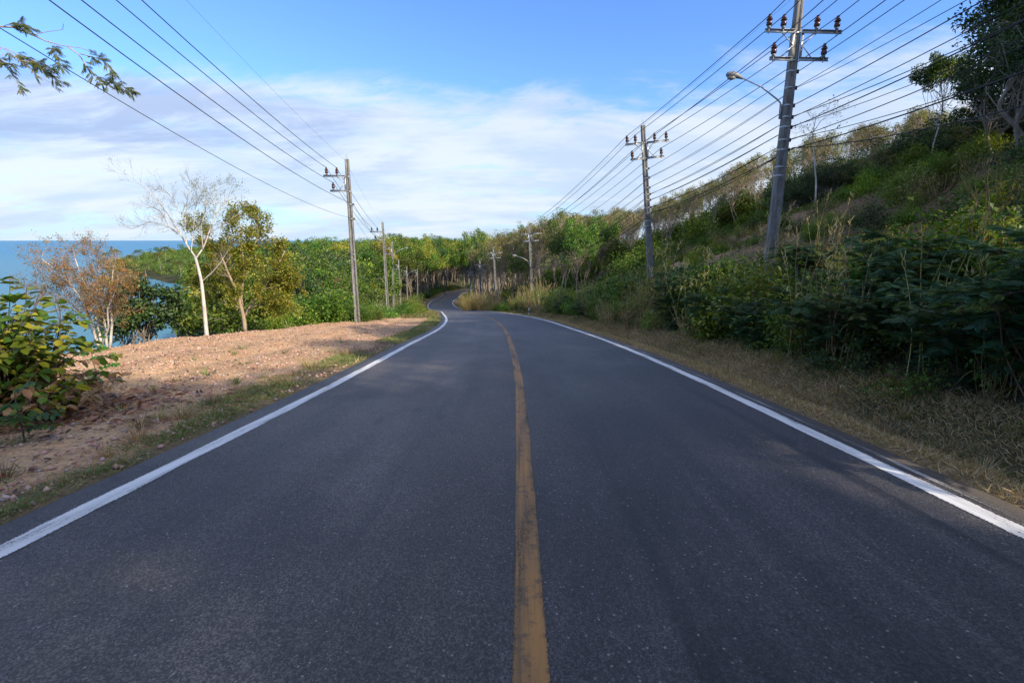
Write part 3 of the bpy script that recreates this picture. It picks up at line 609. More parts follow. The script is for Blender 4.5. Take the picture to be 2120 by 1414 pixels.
def cloud_tree(name, seed, H, cr, ch, nc, crad, nl, L, leaf, bark, tr=.16, lean=.3, Wd=.5, c0=None, forks=1, vis=True, kind=4, v1=1.):
    r = np.random.default_rng(seed); root = empty(name, (0, 0, 0)); tb, cb = MB(), MB()
    topp = np.array([r.normal() * lean, r.normal() * lean, H - ch * .75]); z0 = H - ch
    stems = []
    for i in range(forks):
        t_ = topp + (np.array([r.normal(), r.normal(), 0]) * cr * .35 if forks > 1 else 0)
        p = limb(r, (0, 0, -.4), t_, .05, 8, 0); tb.tube(p, np.linspace(tr, tr * .45, 8), 7); stems.append(p)
    cen = np.array([0, 0, H - ch / 2]) + np.array([topp[0], topp[1], 0])
    for i in range(nc):
        d = rdir(r, 1)[0]; d[2] = abs(d[2]) * 1.1 - .35 if r.random() < .75 else d[2]; d = unit(d)
        q = r.uniform(.45, 1.0)**.7; rough = 1 + .25 * math.sin(d[0] * 5 + seed) + .2 * math.sin(d[1] * 7 + seed * 2)
        c = cen + d * np.array([cr, cr, ch / 2]) * q * rough * .86
        st = stems[i % forks]; a = st[r.integers(4, 8)]
        p = limb(r, a, c, .10, 6, .04); tb.tube(p, np.linspace(tr * .22, .012 * H / 8, 6), 5, False)
        if vis:
            for _ in range(2): tb.tube(limb(r, p[4], c + rdir(r, 1)[0] * crad * .8, .1, 4), np.linspace(.02 * H / 8, .006, 4), 4, False)
        blob(cb, r, c, crad * r.uniform(.65, 1.3), nl, L, Wd, kind, v1=v1)
    tb.obj('trunk', bark, root); cb.obj('crown', leaf, root); return root
def grow(tb, r, P, D, L, rad, lev, tips, nch=(4, 4, 3), up=.25, spread=.75, minr=.005):
    k = 6; pts = [np.array(P, float)]; d = unit(D)
    for i in range(k):
        d = unit(d + rdir(r, 1)[0] * .17 + np.array([0, 0, up * .12])); pts.append(pts[-1] + d * L / k)
    pts = np.array(pts); tb.tube(pts, np.linspace(rad, max(rad * .4, minr * .7), k + 1), 5 if rad > .02 else 3, False)
    if lev <= 0: tips.append((pts, d)); return
    for i in range(nch[lev - 1]):
        t = r.uniform(.25, 1); j = int(t * k); s_ = rdir(r, 1)[0]; dd = unit(pts[min(j + 1, k)] - pts[j - 1 if j else 0]); s_ = unit(s_ - dd * (s_ @ dd))
        grow(tb, r, pts[j], unit(dd + s_ * spread + np.array([0, 0, up])), L * r.uniform(.45, .72), max(rad * .5, minr), lev - 1, tips, nch, up, spread, minr)
def tipleaves(cb, r, tips, per, L, Wd, kind=4, spreadr=.1, frac=1.):
    P, D = [], []
    for pts, d in tips:
        if r.random() > frac: continue
        for _ in range(per): a = pts[r.integers(1, len(pts))]; P.append(a + r.normal(size=3) * spreadr); D.append(unit(d + rdir(r, 1)[0] * 1.1))
    if not P: return
    P = np.array(P); D = np.array(D); m = len(P); l = L * r.uniform(.6, 1.2, m); cb.leaves(P, D, rdir(r, m) * .8 + np.array([0, 0, 1.]), l, l * Wd, r.uniform(0, 1, m), kind)
SKY_U = [0, 430, 600, 640, 700, 760, 800, 840, 880, 920, 950, 968, 980, 1000, 1060, 1150, 1250, 1300, 1400, 1500, 1600, 1700, 1800, 1900, 2120]
SKY_V = [499, 499, 494, 496, 499, 499, 494, 488, 492, 496, 499, 490, 478, 472, 456, 432, 422, 426, 406, 390, 380, 330, 290, 262, 200]
def fit_scale(x, y, z, H, v):
    """scale that brings a tree of height H standing at x,y,z up to photograph row v"""
    yc = -(v - 707) / FPX; zt = CAMZ + y / (CP + yc * SP) * (-SP + yc * CP); return (zt - z) / H
def colu(x, y, z): return 1060 + FPX * x / (y * CP - (z - CAMZ) * SP)
def path_px(pts, zc, base, jit, r):
    """limb shape measured from the photograph, as 3-D points relative to base, with its own depth wander"""
    out = []; dz_ = r.normal() * jit; k = len(pts)
    for i, (u, v) in enumerate(pts): out.append(uv3(u, v, zc + dz_ * i / k) - base)
    return np.array(out)
def resample(p, k):
    s = np.concatenate([[0], np.cumsum(np.linalg.norm(np.diff(p, axis=0), axis=1))]); t = np.linspace(0, s[-1], k); return np.stack([np.interp(t, s, p[:, i]) for i in range(3)], 1)

# ---- the white bare tree on the edge of the lay-by
def white_tree():
    r = np.random.default_rng(11); x, y, z = gpt(432, 20.6); base = np.array([x, y, z]); zc = y * CP - (z - CAMZ) * SP
    root = empty('bare_tree', (x, y, z)); tag(root, 'tall pale bare tree with a bent white trunk on the edge of the gravel lay-by', 'tree')
    tb, cb, wb = MB(), MB(), MB(); tips = []
    tr = [(433, 700), (427, 650), (424, 615), (419, 565), (416, 540), (409, 510), (403, 490)]
    tp = resample(path_px(tr, zc, base, 0, r), 16); tp -= tp[0] + np.array([0, 0, .25]); off = tp[0] - path_px(tr, zc, base, 0, r)[0]
    tb.tube(tp, np.linspace(.098, .052, 16), 9)
    limbs = [([(403, 490), (385, 465), (370, 440), (345, 400), (325, 375), (300, 350), (262, 322)], .055), ([(405, 494), (422, 470), (432, 440), (450, 400), (480, 358)], .05),
             ([(386, 466), (382, 430), (385, 390), (393, 335)], .035), ([(420, 474), (415, 430), (428, 380), (420, 345)], .03), ([(371, 440), (340, 425), (310, 418), (272, 434)], .032),
             ([(432, 442), (460, 425), (480, 410), (505, 395)], .025), ([(417, 542), (440, 522), (458, 500), (472, 478)], .022), ([(378, 450), (350, 430), (330, 395), (305, 385)], .025),
             ([(384, 420), (365, 385), (350, 360), (335, 350)], .02), ([(440, 425), (445, 390), (440, 365), (452, 345)], .022), ([(395, 478), (400, 440), (402, 400), (408, 370)], .025)]
    for pts, rd in limbs:
        p = resample(path_px(pts, zc, base, 1.1, r), 14) + off; tb.tube(p, np.linspace(rd * .75, .009, 14), 6, False)
        for i in range(3, 14):
            for _ in range(1 + (i % 2)):
                dd = unit(p[min(i + 1, 13)] - p[i - 1]); s_ = rdir(r, 1)[0]; s_ = unit(s_ - dd * (s_ @ dd))
                grow(wb, r, p[i], unit(dd * .8 + s_ * .8 + np.array([0, 0, .2])), r.uniform(.4, .8), .006, 2 if r.random() < .6 else 1, tips, (3, 3), .2, .7, .0026)
    hi = [t for t in tips if t[0][-1][0] > -0.4 + 0 * x and t[0][-1][2] > 5.0]
    tipleaves(cb, r, hi, 6, .06, .5, 4, .07, .55); tipleaves(cb, r, tips, 2, .05, .5, 4, .06, .25)
    tb.obj('trunk', BARKW, root); wb.obj('twigs', BARKG, root); cb.obj('crown', YELLOW, root)
white_tree()

def stem_tree(name, u0s, zY, stems, seed, leaf, bark, label, per=6, L=.07, r0=.05, lev=2, sub=2, frac=1., sl=.8, nch=(3, 3), spr=.12, Wd=.5, minr=.004):
    r = np.random.default_rng(seed); x, y, z = gpt(u0s, zY); base = np.array([x, y, z]); zc = y * CP - (z - CAMZ) * SP
    root = empty(name, (x, y, z)); tag(root, label, 'tree'); tb, cb, wb = MB(), MB(), MB(); tips = []
    for pts, rd in stems:
        p = resample(path_px(pts, zc, base, 1.0, r), 14); tb.tube(p, np.linspace(rd, rd * .25, 14), 7)
        for i in range(4, 14):
            for _ in range(sub):
                dd = unit(p[min(i + 1, 13)] - p[i - 1]); s_ = rdir(r, 1)[0]; s_ = unit(s_ - dd * (s_ @ dd))
                grow(wb, r, p[i], unit(dd * .7 + s_ + np.array([0, 0, .15])), r.uniform(.6, 1.2) * sl, max(rd * .22, .007), lev, tips, nch, .15, .8, minr)
    tipleaves(cb, r, tips, per, L, Wd, 4, spr, frac); tb.obj('trunk', bark, root); wb.obj('twigs', BARKG, root); cb.obj('crown', leaf, root); return root
stem_tree('small_tree', 212, 15.8, [([(205, 722), (190, 670), (170, 620), (130, 570), (85, 535)], .05), ([(212, 722), (200, 660), (180, 600), (160, 550), (150, 515)], .045),
          ([(222, 722), (215, 650), (212, 600), (205, 560), (200, 530)], .045), ([(228, 722), (232, 670), (228, 620), (232, 580), (235, 550)], .045), ([(208, 720), (225, 680), (222, 640), (240, 600), (246, 575)], .035),
          ([(196, 690), (160, 640), (110, 600), (75, 585)], .03)], 5, ORANGE, BARKW, 'slender multi-stemmed tree with orange-brown leaves before the sea, left of the dark tree', per=9, L=.06, r0=.04, sub=3, sl=.62, spr=.05, minr=.0026)
stem_tree('small_tree', 508, 24, [([(508, 690), (505, 660), (498, 630), (488, 600), (470, 560), (455, 520)], .11), ([(507, 655), (520, 630), (545, 600), (570, 560), (590, 520)], .07),
          ([(502, 645), (500, 610), (505, 560), (500, 500), (495, 450)], .07), ([(498, 630), (470, 610), (440, 590), (415, 580)], .05), ([(500, 560), (520, 520), (535, 490), (530, 450)], .04),
          ([(500, 600), (480, 540), (440, 500), (415, 475)], .04), ([(545, 600), (580, 590), (605, 580)], .04), ([(515, 640), (550, 625), (590, 625)], .035)], 8, YELLOW, BARKT,
          'spreading yellow-green tree with a forked tan trunk right of the white bare tree', per=19, L=.13, sub=2, sl=.66, spr=.10, Wd=.55, frac=.85)
def at(root, u, Y, rz, sc, label, cat, group=None, dz=0.): x, y, z = gpt(u, Y); return inst(root, (x, y, z - .05 + dz), rz, sc, label, cat, group)
dk = cloud_tree('dark_tree', 21, 6.4, 1.9, 4.8, 52, .45, 150, .19, DARK, BARKG, tr=.10, forks=2, kind=4)
at(dk, 300, 22.5, .4, (1, 1, 1.0), 'dark green rounded tree in front of the bay, between the orange and the white tree', 'tree')
dry = cloud_tree('dry_tree', 24, 7.0, 2.9, 3.6, 30, .5, 35, .17, DEADL, BARKG, tr=.12, forks=3, v1=.9)
at(dry, 668, 47, 1, 1.0, 'half-bare tree with pinkish dry leaves behind the roadside bushes, left of the nearest left pole', 'tree')

# ---- tree kinds for the woods
KB = [cloud_tree('broadleaf_tree', 100 + i, 10 + i * .6, 4.1, 7.0, 46, 1.15, 125, .34, m, BARKG, tr=.17) for i, m in enumerate([GREEN, BRIGHT, DARK, YELLOW, GREEN])]
KR = [cloud_tree('rubber_tree', 140 + i, 10.5 + i, 2.5, [4.6, 5.2, 6.4, 7.4][i], [30, 32, 40, 46][i], .72, 38, .24, RUBBER if i != 1 else GREEN, BARKT if i % 2 else BARKG, tr=.085, forks=2, lean=.8) for i in range(4)]
def palm(seed):
    r = np.random.default_rng(seed); root = empty('palm_tree', (0, 0, 0)); tb, cb = MB(), MB(); H = 11
    p = limb(r, (0, 0, -.4), (r.normal() * 1., r.normal() * .8, H), .04, 9, 0); tb.tube(p, np.linspace(.22, .13, 9), 8)
    for k in range(22):
        a = k * 2.4; e = r.uniform(-.3, 1.1); h = np.array([math.cos(a), math.sin(a), 0]); L = r.uniform(3, 4); t = np.linspace(0, 1, 9)[:, None]
        q = p[-1] + h * L * t * math.cos(e * .7) + np.array([0, 0, 1.]) * (L * t * math.sin(e) - t**2 * L * .75); cb.tube(q, .03, 3, False, .6)
        for j in range(1, 9):
            for m_ in (0, .33, .66):
                b = q[j] * (1 - m_) + q[j - 1] * m_; sd_ = np.cross(h, [0, 0, 1.])
                for s_ in (-1, 1): cb.leaves([b], np.array([sd_ * s_ + h * .5 + [0, 0, -.6]]), np.array([[0, 0, 1.]]), .8, .11, np.array([r.uniform(0, 1)]))
    tb.obj('trunk', BARKG, root); cb.obj('crown', PALM, root); return root
KP = [palm(51), palm(52)]

# ---- shrubs, reeds and grasses
def shrub(name, seed, H, Rr, leaf, nl=1500, L=.09, Wd=.5, kind=4, nst=16, v1=1.):
    r = np.random.default_rng(seed); root = empty(name, (0, 0, 0)); tb, cb = MB(), MB()
    for i in range(nst):
        d = rdir(r, 1)[0]; d[2] = abs(d[2]); e = d * np.array([Rr, Rr, H]) * r.uniform(.65, 1.1); e[2] = max(e[2], H * .25)
        p = limb(r, (r.normal() * .1, r.normal() * .1, -.1), e, .12, 7, .12); tb.tube(p, np.linspace(.011, .003, 7), 4, False)
        k = nl // nst; t = r.uniform(.35, 1.0, k); idx = np.clip((t * 6).astype(int), 0, 6); P = p[idx] + r.normal(size=(k, 3)) * .13 * H * (.6 + t[:, None] * .6)
        l = L * r.uniform(.55, 1.25, k); dd = rdir(r, k) + unit(e) * .4; cb.leaves(P, dd, rdir(r, k) * .6 + np.array([0, 0, 1.]), l, l * Wd, r.uniform(0, v1, k), kind)
    tb.obj('stem', BARKD, root); cb.obj('foliage', leaf, root); return root
def frond(cb, r, P, D, L, np_=9, pl=.3, wd=.22, var=.4):
    """feather leaf: rachis with pairs of narrow leaflets"""
    D = unit(D); sd_ = unit(np.cross(D, [0, 0, 1.])); up = np.cross(sd_, D); a_ = r.uniform(-.9, .9); sd_, up = sd_ * math.cos(a_) + up * math.sin(a_), up * math.cos(a_) - sd_ * math.sin(a_); t = np.linspace(.12, 1, np_)
    Q = P + D * L * t[:, None] - np.array([0, 0, 1.]) * (t[:, None]**2) * L * .28
    cb.tube(np.concatenate([[P], Q]), .0025, 3, False, .3)
    ll = L * pl * np.sin(np.clip(t * .85 + .18, 0, 1) * np.pi)**.6
    for s_ in (-1, 1): cb.leaves(Q, np.tile(sd_ * s_ + D * .45, (np_, 1)), np.tile(up, (np_, 1)), ll, ll * wd, np.clip(var + r.uniform(-.2, .2, np_), 0, 1), 4, .2, .1)
def fern_shrub(name, seed, H, Rr, leaf, nst=20, nf=17, L=.32):
    r = np.random.default_rng(seed); root = empty(name, (0, 0, 0)); tb, cb = MB(), MB()
    for i in range(nst):
        a = r.uniform(0, 6.28); q = r.uniform(.2, 1); e = np.array([math.cos(a) * Rr * q, math.sin(a) * Rr * q, H * r.uniform(.45, 1.) * (1.1 - .35 * q)])
        p = limb(r, (r.normal() * .12, r.normal() * .12, -.1), e, .08, 8, .1); tb.tube(p, np.linspace(.012, .004, 8), 5, False)
        for k in range(nf):
            j = r.integers(2, 8); b = r.uniform(0, 6.28); v_ = np.array([math.cos(b), math.sin(b), r.uniform(-.35, .6)]); v0 = r.uniform(.1, .9)
            # bipinnate: rachis carrying feathered pinnae
            LL = L * r.uniform(.7, 1.25); D = unit(v_); sd_ = unit(np.cross(D, [0, 0, 1.])); tb.tube([p[j], p[j] + D * LL * .5, p[j] + D * LL - np.array([0, 0, LL * .15])], .003, 3, False)
            for m_ in np.linspace(.25, 1, 5):
                for s_ in (-1, 1): frond(cb, r, p[j] + D * LL * m_ - np.array([0, 0, LL * .15 * m_ * m_]), sd_ * s_ + D * .7 + np.array([0, 0, .05]), LL * .46, 9, .30, .5, v0)
    tb.obj('stem', BARKD, root); cb.obj('foliage', leaf, root); return root
def reed(name, seed, H, Rr, nst, leaf, stemm, plume=True, nb=6):
    r = np.random.default_rng(seed); root = empty(name, (0, 0, 0)); tb, cb = MB(), MB()
    for i in range(nst):
        a = r.uniform(0, 6.28); q = Rr * r.uniform(0, 1)**.5 * .45; b = np.array([math.cos(a) * q, math.sin(a) * q, -.05]); h = H * r.uniform(.6, 1.1)
        e = b + np.array([math.cos(a), math.sin(a), 0]) * Rr * r.uniform(.1, .7) + r.normal(size=3) * .1 * np.array([1, 1, 0]) + np.array([0, 0, h]); p = limb(r, b, e, .03, 7, .03)
        tb.tube(p, np.linspace(.010, .005, 7), 3, False, r.uniform(0, 1))
        for k in range(nb):
            t = r.uniform(.05, .95); c = p[0] + (p[-1] - p[0]) * t; g = r.uniform(0, 6.28); hh = np.array([math.cos(g), math.sin(g), 0]); L = r.uniform(.35, .8) * H * .38; s = np.linspace(0, 1, 5)[:, None]
            q_ = c + hh * L * s * .75 + np.array([0, 0, 1.]) * (s * L * .75 - s**2 * L * r.uniform(.5, 1.2)); sd_ = np.cross(hh, [0, 0, 1.]) * .015 * (1 - s * .9); V = np.concatenate([q_ - sd_, q_ + sd_])
            cb.add(V, [[j, j + 1, j + 6, j + 5] for j in range(4)], None, r.uniform(0, 1))
        if plume and r.random() < .5:
            for k in range(10):
                D = unit(p[-1] - p[-2] + r.normal(size=3) * .03); cb.leaves([p[-1] + D * .03 * k], np.array([D + rdir(r, 1)[0] * .5]), rdir(r, 1), .12, .02, np.array([.95]))
    tb.obj('stem', stemm, root); cb.obj('blades', leaf, root); return root
def tuft(name, seed, H, Rr, nb, leaf, w=.006):
    r = np.random.default_rng(seed); mb = MB()
    for k in range(nb):
        g = r.uniform(0, 6.28); hh = np.array([math.cos(g), math.sin(g), 0]); c = hh * Rr * r.uniform(0, .4) + np.array([0, 0, -.02]); L = H * r.uniform(.4, 1.1); s = np.linspace(0, 1, 4)[:, None]; o = r.uniform(.3, 1.1)
        q_ = c + hh * Rr * s * o + np.array([0, 0, 1.]) * (s * L * 1.3 - s**2 * L * r.uniform(.3, .8)); sd_ = np.cross(hh, [0, 0, 1.]) * w * (1 - s * .85)
        mb.add(np.concatenate([q_ - sd_, q_ + sd_]), [[j, j + 1, j + 5, j + 4] for j in range(3)], None, r.uniform(0, 1))
    return mb.obj(name, leaf)

SB = [shrub('broadleaf_shrub', 201, 1.3, 1.0, BANKG, 2700, .10), shrub('leafy_shrub', 202, 1.6, 1.1, GREEN, 2700, .11, .55), shrub('bright_leafy_shrub', 203, 1.1, .95, BRIGHT, 2600, .09), shrub('yellowing_shrub', 204, 1.5, .9, BUSHL, 1500, .15, .6, 6, v1=.8)]
SF = [fern_shrub('feathery_shrub', 211, 1.9, 1.25, FERN), fern_shrub('feathery_shrub', 212, 1.4, 1.1, FERN, 15, 14)]
SR = [reed('tall_reed', 221, 2.3, .6, 12, GRASS, STRAW), reed('tall_reed', 222, 2.0, .7, 16, GRASS, GRASS, nb=8)]
SG = [reed('golden_reed_clump', 223, 3.4, 1.6, 80, GOLD, GOLD, nb=7), reed('green_reed_clump', 224, 2.3, 1.2, 60, GRASS, GRASS, nb=6)]
ST = [reed('dry_straw_clump', 225, 1.1, .8, 34, STRAW, STRAW, True, 4), reed('dry_straw_clump', 226, .9, .7, 30, STRAW, STRAW, False, 5)]
SL = [shrub('low_leafy_plant', 231, .6, .8, GREEN, 800, .07, nst=12), shrub('low_leafy_plant', 232, .5, .7, YELLOW, 700, .06, nst=12), shrub('low_leafy_plant', 233, .7, .8, DARK, 800, .08, nst=12)]

def sec(Y):
    if Y < 11: return 'nearer than the nearest pole'
    if Y < 18: return 'below the nearest right pole'
    if Y < 31: return 'between the first two right poles'
    if Y < 45: return 'just beyond the second right pole'
    if Y < 64: return 'short of the third right pole'
    return 'beyond the third right pole'
rr = np.random.default_rng(99)
def onbank(root, s_y, dlat, sc, kindlab, cat):
    """on the right bank: s_y along the road, dlat metres right of the centre line"""
    cxx = np.interp(s_y, CL[:, 1], CL[:, 0]); i = np.argmin(abs(CL[:, 1] - s_y)); x = cxx + CNR[i, 0] * dlat; y = s_y + CNR[i, 1] * dlat
    hgt = 'low on the bank ' if dlat < 8 else ('midway up the bank ' if dlat < 13 else 'high on the hill ')
    f = rr.uniform(.75, 1.25); size = 'small ' if f < .9 else ('' if f < 1.1 else 'large ')
    lab = size + kindlab + ' ' + hgt + sec(s_y); inst(root, (x, y, gz(x, y) - .05), rr.uniform(0, 6.28), sc * f, lab, cat, kindlab + 's on the right bank')
# front rank along the verge, then the bank behind it
y = 3.2
while y < 62:
    k = rr.random(); d = rr.uniform(6.2, 6.9)
    if y < 9.5:
        onbank(SF[int(rr.random() < .4)], y, d + .3, rr.uniform(.95, 1.2), 'dark feathery shrub', 'shrub')
        if rr.random() < .5: onbank(SL[int(rr.integers(0, 3))], y, d - .5, .8, 'low leafy plant', 'plant')
        if rr.random() < .4: onbank(SR[0], y, d - .1, .8, 'tall pale reed', 'reed')
    elif k < .48: onbank(SR[int(k < .24)], y, d - .2, 1.2, 'tall pale reed', 'reed')
    elif k < .66: onbank(ST[int(k < .57)], y, d - .4, 1.1, 'dry straw grass clump', 'grass clump')
    elif k < .88: onbank(SB[int(rr.integers(0, 4))], y, d + .2, .9, 'leafy green shrub', 'shrub')
    else: onbank(SF[1], y, d + .2, .9, 'feathery green shrub', 'shrub')
    y += rr.uniform(.42, .75) * (1 + y / 45)
for y0, y1, d0, d1, cnt in [(3, 24, 7.0, 10.4, 105), (24, 62, 6.8, 9.2, 60)]:
    for _ in range(cnt):
        y = rr.uniform(y0, y1); d = rr.uniform(d0, d1); k = rr.random(); t = 1.05 + .2 * (d < 9)
        if y > 30 and k > .6 : onbank(SL[int(rr.integers(0, 3))], y, d, 1.2, 'low leafy plant', 'plant')
        elif k < .46: onbank(SB[int(rr.integers(0, 4))], y, d, t, 'leafy green shrub', 'shrub')
        elif k < .54: onbank(SF[int(k < .50)], y, d, t * .85, 'feathery green shrub', 'shrub')
        elif k < .66: onbank(SR[int(k < .6)], y, d, 1.0, 'tall pale reed', 'reed')
        elif k < .78: onbank(SB[int(rr.integers(0, 3))], y, d, t * .9, 'leafy green shrub', 'shrub')
        else: onbank(ST[int(k < .93)], y, d, 1.0, 'dry straw grass clump', 'grass clump')
for _ in range(215):
    y = rr.uniform(3, 48); d = rr.uniform(10.5, 20); k = rr.random()
    if 11.3 < d < 17 and y > 9 and rr.random() < .45: continue
    if k < .45: onbank(SL[int(rr.integers(0, 3))], y, d, 1.4, 'low leafy plant', 'plant')
    elif k < .8: onbank(SB[int(rr.integers(0, 3))], y, d, .75, 'leafy green shrub', 'shrub')
    else: onbank(ST[int(k < .9)], y, d, 1.0, 'dry straw grass clump', 'grass clump')
for _ in range(85):   # crest
    y = rr.uniform(2, 52); d = rr.uniform(20, 30); k = rr.random(); onbank(SB[int(rr.integers(0, 3))], y, d, rr.uniform(.7, 1.1), 'leafy green shrub', 'shrub')

# ---- trees on the right hill
lolly = cloud_tree('tall_slender_tree', 301, 10.0, 1.9, 3.4, 40, .5, 170, .20, GREEN, BARKW, tr=.075, lean=.03, forks=1)
_x, _y, _z = gpt(1935, 33); inst(lolly, (_x, _y, _z - .3), 0, fit_scale(_x, _y, _z, 10.0, 98), 'tall slender tree with pale trunk and high flat crown standing alone on the hilltop, right', 'tree')
lolly.rotation_euler = (0, -.16, .3)
pale = stem_tree('pale_thin_tree', 1688, 30, [([(1688, 420), (1690, 380), (1686, 330), (1682, 280), (1690, 240), (1715, 225)], .055), ([(1688, 345), (1700, 330), (1700, 310)], .03), ([(1684, 300), (1665, 275), (1655, 262)], .02), ([(1683, 275), (1700, 250), (1740, 225)], .02), ([(1684, 310), (1710, 290), (1730, 285)], .02)],
     31, DEADL, BARKW, 'thin white-stemmed tree with sparse dry reddish leaves behind the nearest right pole', per=2, L=.13, sub=1, lev=1, frac=.8, sl=.9, spr=.1)
big = cloud_tree('large_dark_tree', 302, 13.5, 2.9, 12.8, 130, .95, 230, .22, DARK, BARKR, tr=.22, lean=.2)
at(big, 2140, 26, .7, 1.0, 'large dark green tree at the top right corner, on the crest of the hill', 'tree', dz=-2)
mid = cloud_tree('crest_tree', 303, 5.2, 2.3, 4.4, 38, .6, 110, .16, DARK, BARKG, tr=.10, forks=2)
mid2 = cloud_tree('crest_tree', 304, 5.0, 2.1, 4.0, 30, .6, 75, .15, RUBBER, BARKG, tr=.10, forks=3)
for i in range(74):
    u = rr.uniform(1620, 2110); Y = rr.uniform(35, 50) * (1.0 - .1 * (u > 1950)); x, y_, z = gpt(u, Y)
    if y_ < 20: continue
    where = 'behind the nearest right pole' if u < 1760 else ('left of the tall slender tree' if u < 1930 else 'right of the tall slender tree')
    lab = 'bushy ' + ('green' if i % 4 else 'brownish') + ' tree on the hill crest ' + where
    f_ = min(rr.uniform(.6, 1.45), fit_scale(x, y_, z, 5.2, np.interp(u, SKY_U, SKY_V) + rr.uniform(-14, 22)))
    if f_ < .25: continue
    inst(mid if i % 4 else mid2, (x, y_, z - .2), rr.uniform(0, 6.28), (min(f_ * 1.3, 1.1), min(f_ * 1.3, 1.1), f_), lab, 'tree', 'bushy trees on the hill crest')
for u, Y, f_, q_ in [(2066, 24.5, 1.1, 'just left'), (2112, 21.5, 1.15, 'just right'), (2032, 27.5, .9, 'farther left')]:
    at(mid, u, Y, u, f_, 'dense dark thicket tree ' + q_ + ' of the foot of the large corner tree', 'tree')
# trees on the hill beside and behind the camera (they shade the road)
for i, (x, y_, s_) in enumerate([(25, 17, .95), (26, 9, 1.0), (24, 2, .9), (27, -6, 1.05), (23, -13, .95), (28, -20, 1.1), (24, -27, 1.0), (29, -35, 1.1), (20, -33, 1), (31, 13, .9), (33, 4, .9), (33, -13, 1), (22.5, 10, 1.0), (21, 5.5, .95), (31, 17.5, 1.05), (35, 12, 1.1), (37, 20, 1.05), (39, 7, 1.1), (38, 27, 1.0), (44, 22, 1.1), (45, 31, 1.05), (47, 14, 1.1)]):
    inst(KB[i % 3], (x, y_, gz(x, y_) - .3), i * 1.3, s_, 'leafy tree on the hill right of the camera, outside the photograph', 'tree', 'trees on the hill right of the camera')

# ---- rubber plantation
cnt = 0
for row in range(9):
    y = 46.0 + row * .8
    while y < 225:
        d = np.interp(y, [46, 60, 80, 110, 225], [30, 23, 16, 11, 10]) + row * 3.6 + rr.normal() * .5
        i = np.argmin(abs(CL[:, 1] - y)); x = CL[i, 0] + d; x += rr.normal() * .5
        u = 1060 + FPX * x / (y * CP)
        if cnt < 270 and not (row > 4 and y > 120):
            front = 'in the front row' if row == 0 else ('in the second row' if row == 1 else 'deep in the plantation')
            zn = 'at the near end' if y < 75 else ('behind the third right pole' if y < 110 else 'at the far end by the bend')
            lab = 'slender rubber tree ' + front + ' ' + zn
            ki = int(rr.integers(0, 4)); z = gz(x, y); u = colu(x, y, z); ki = int(rr.integers(2, 4)) if u > 1250 else ki; sc = fit_scale(x, y, z, 10.5 + ki, np.interp(u, SKY_U, SKY_V) + rr.uniform(-4, 30) + (18 if row == 0 else 0))
            sc = min(max(sc, .55), 1.5); lab = ('short ' if sc < .8 else ('' if sc < 1.05 else 'tall ')) + ['loose-crowned ', 'green-crowned ', 'brownish ', 'bushy '][ki] + lab.replace('slender ', ''); inst(KR[ki], (x, y, z - .2), rr.uniform(0, 6.28), (min(sc, 1.1), min(sc, 1.1), sc), lab, 'tree', 'rubber trees of the plantation'); cnt += 1
        y += rr.uniform(2.6, 4.2) * (1 + y / 180)
for u, Y, s_ in [(1165, 64, 1.05), (1195, 62, 1.0), (1245, 66, .9), (1075, 90, 1.0), (1430, 70, .6)]:
    at(KB[0], u, Y, u, (.6 * s_, .6 * s_, .95 * s_), 'dark green tree standing out among the brown rubber trees', 'tree', 'dark green trees among the rubber trees')
for _ in range(95):
    y = rr.uniform(48, 125); d = np.interp(y, [46, 60, 80, 110, 225], [30, 23, 16, 11, 10]) + rr.uniform(4, 24); i = np.argmin(abs(CL[:, 1] - y)); x = CL[i, 0] + d
    inst(SB[int(rr.integers(0, 2))], (x, y, gz(x, y) - .2), rr.uniform(0, 6.28), rr.uniform(1.6, 2.8), 'dark undergrowth bush among the rubber trunks ' + ('at the near end of the plantation' if y < 70 else ('behind the third right pole' if y < 95 else 'towards the far bend')), 'bush', 'undergrowth bushes in the rubber plantation')
for _ in range(34):
    u = rr.uniform(1290, 1640); Y = rr.uniform(50, 78); x, y, z = gpt(u, Y); f_ = rr.uniform(2.0, 3.0); inst(SB[int(rr.integers(0, 2))], (x, y, z - .3), rr.uniform(0, 6.28), f_, ('huge' if f_ > 2.6 else 'large') + ' thicket bush above the bare earth slope, ' + ('right beside the nearest right pole' if u > 1520 else ('midway between the two nearest right poles' if u > 1410 else 'just right of the second right pole')), 'bush', 'thicket bushes behind the bare earth slope')
# ---- forest beyond the bend
cnt = 0
for _ in range(900):
    y = rr.uniform(150, 270); x = rr.uniform(-75, 10); d, zr_, = lateral(x, y)[0][0], 0
    if abs(d) < 7.5 or (d > 0 and y < 222 and d > 40): continue
    if cnt >= 85: break
    z = gz(x, y); u = colu(x, y, z)
    if not 800 < u < 1010: continue
    lab = 'green forest tree ' + ('left of the upper bend' if d < 0 else 'behind the end of the rubber trees') + (' in the front' if y < 225 else ' farther back')
    ki = int(rr.integers(0, 5)); sc = fit_scale(x, y, z, 10 + ki * .6, np.interp(u, SKY_U, SKY_V) + rr.uniform(-7, 30)); sc = min(max(sc, .8), 2.2)
    lab = ('very tall ' if sc > 1.6 else '') + ['mid green', 'bright green', 'dark green', 'yellow-green', 'lush green'][ki] + lab.replace('green forest', ' forest')
    inst(KB[ki], (x, y, z - .3), rr.uniform(0, 6.28), (min(sc, 1.35), min(sc, 1.35), sc), lab, 'tree', 'forest trees beyond the bend'); cnt += 1
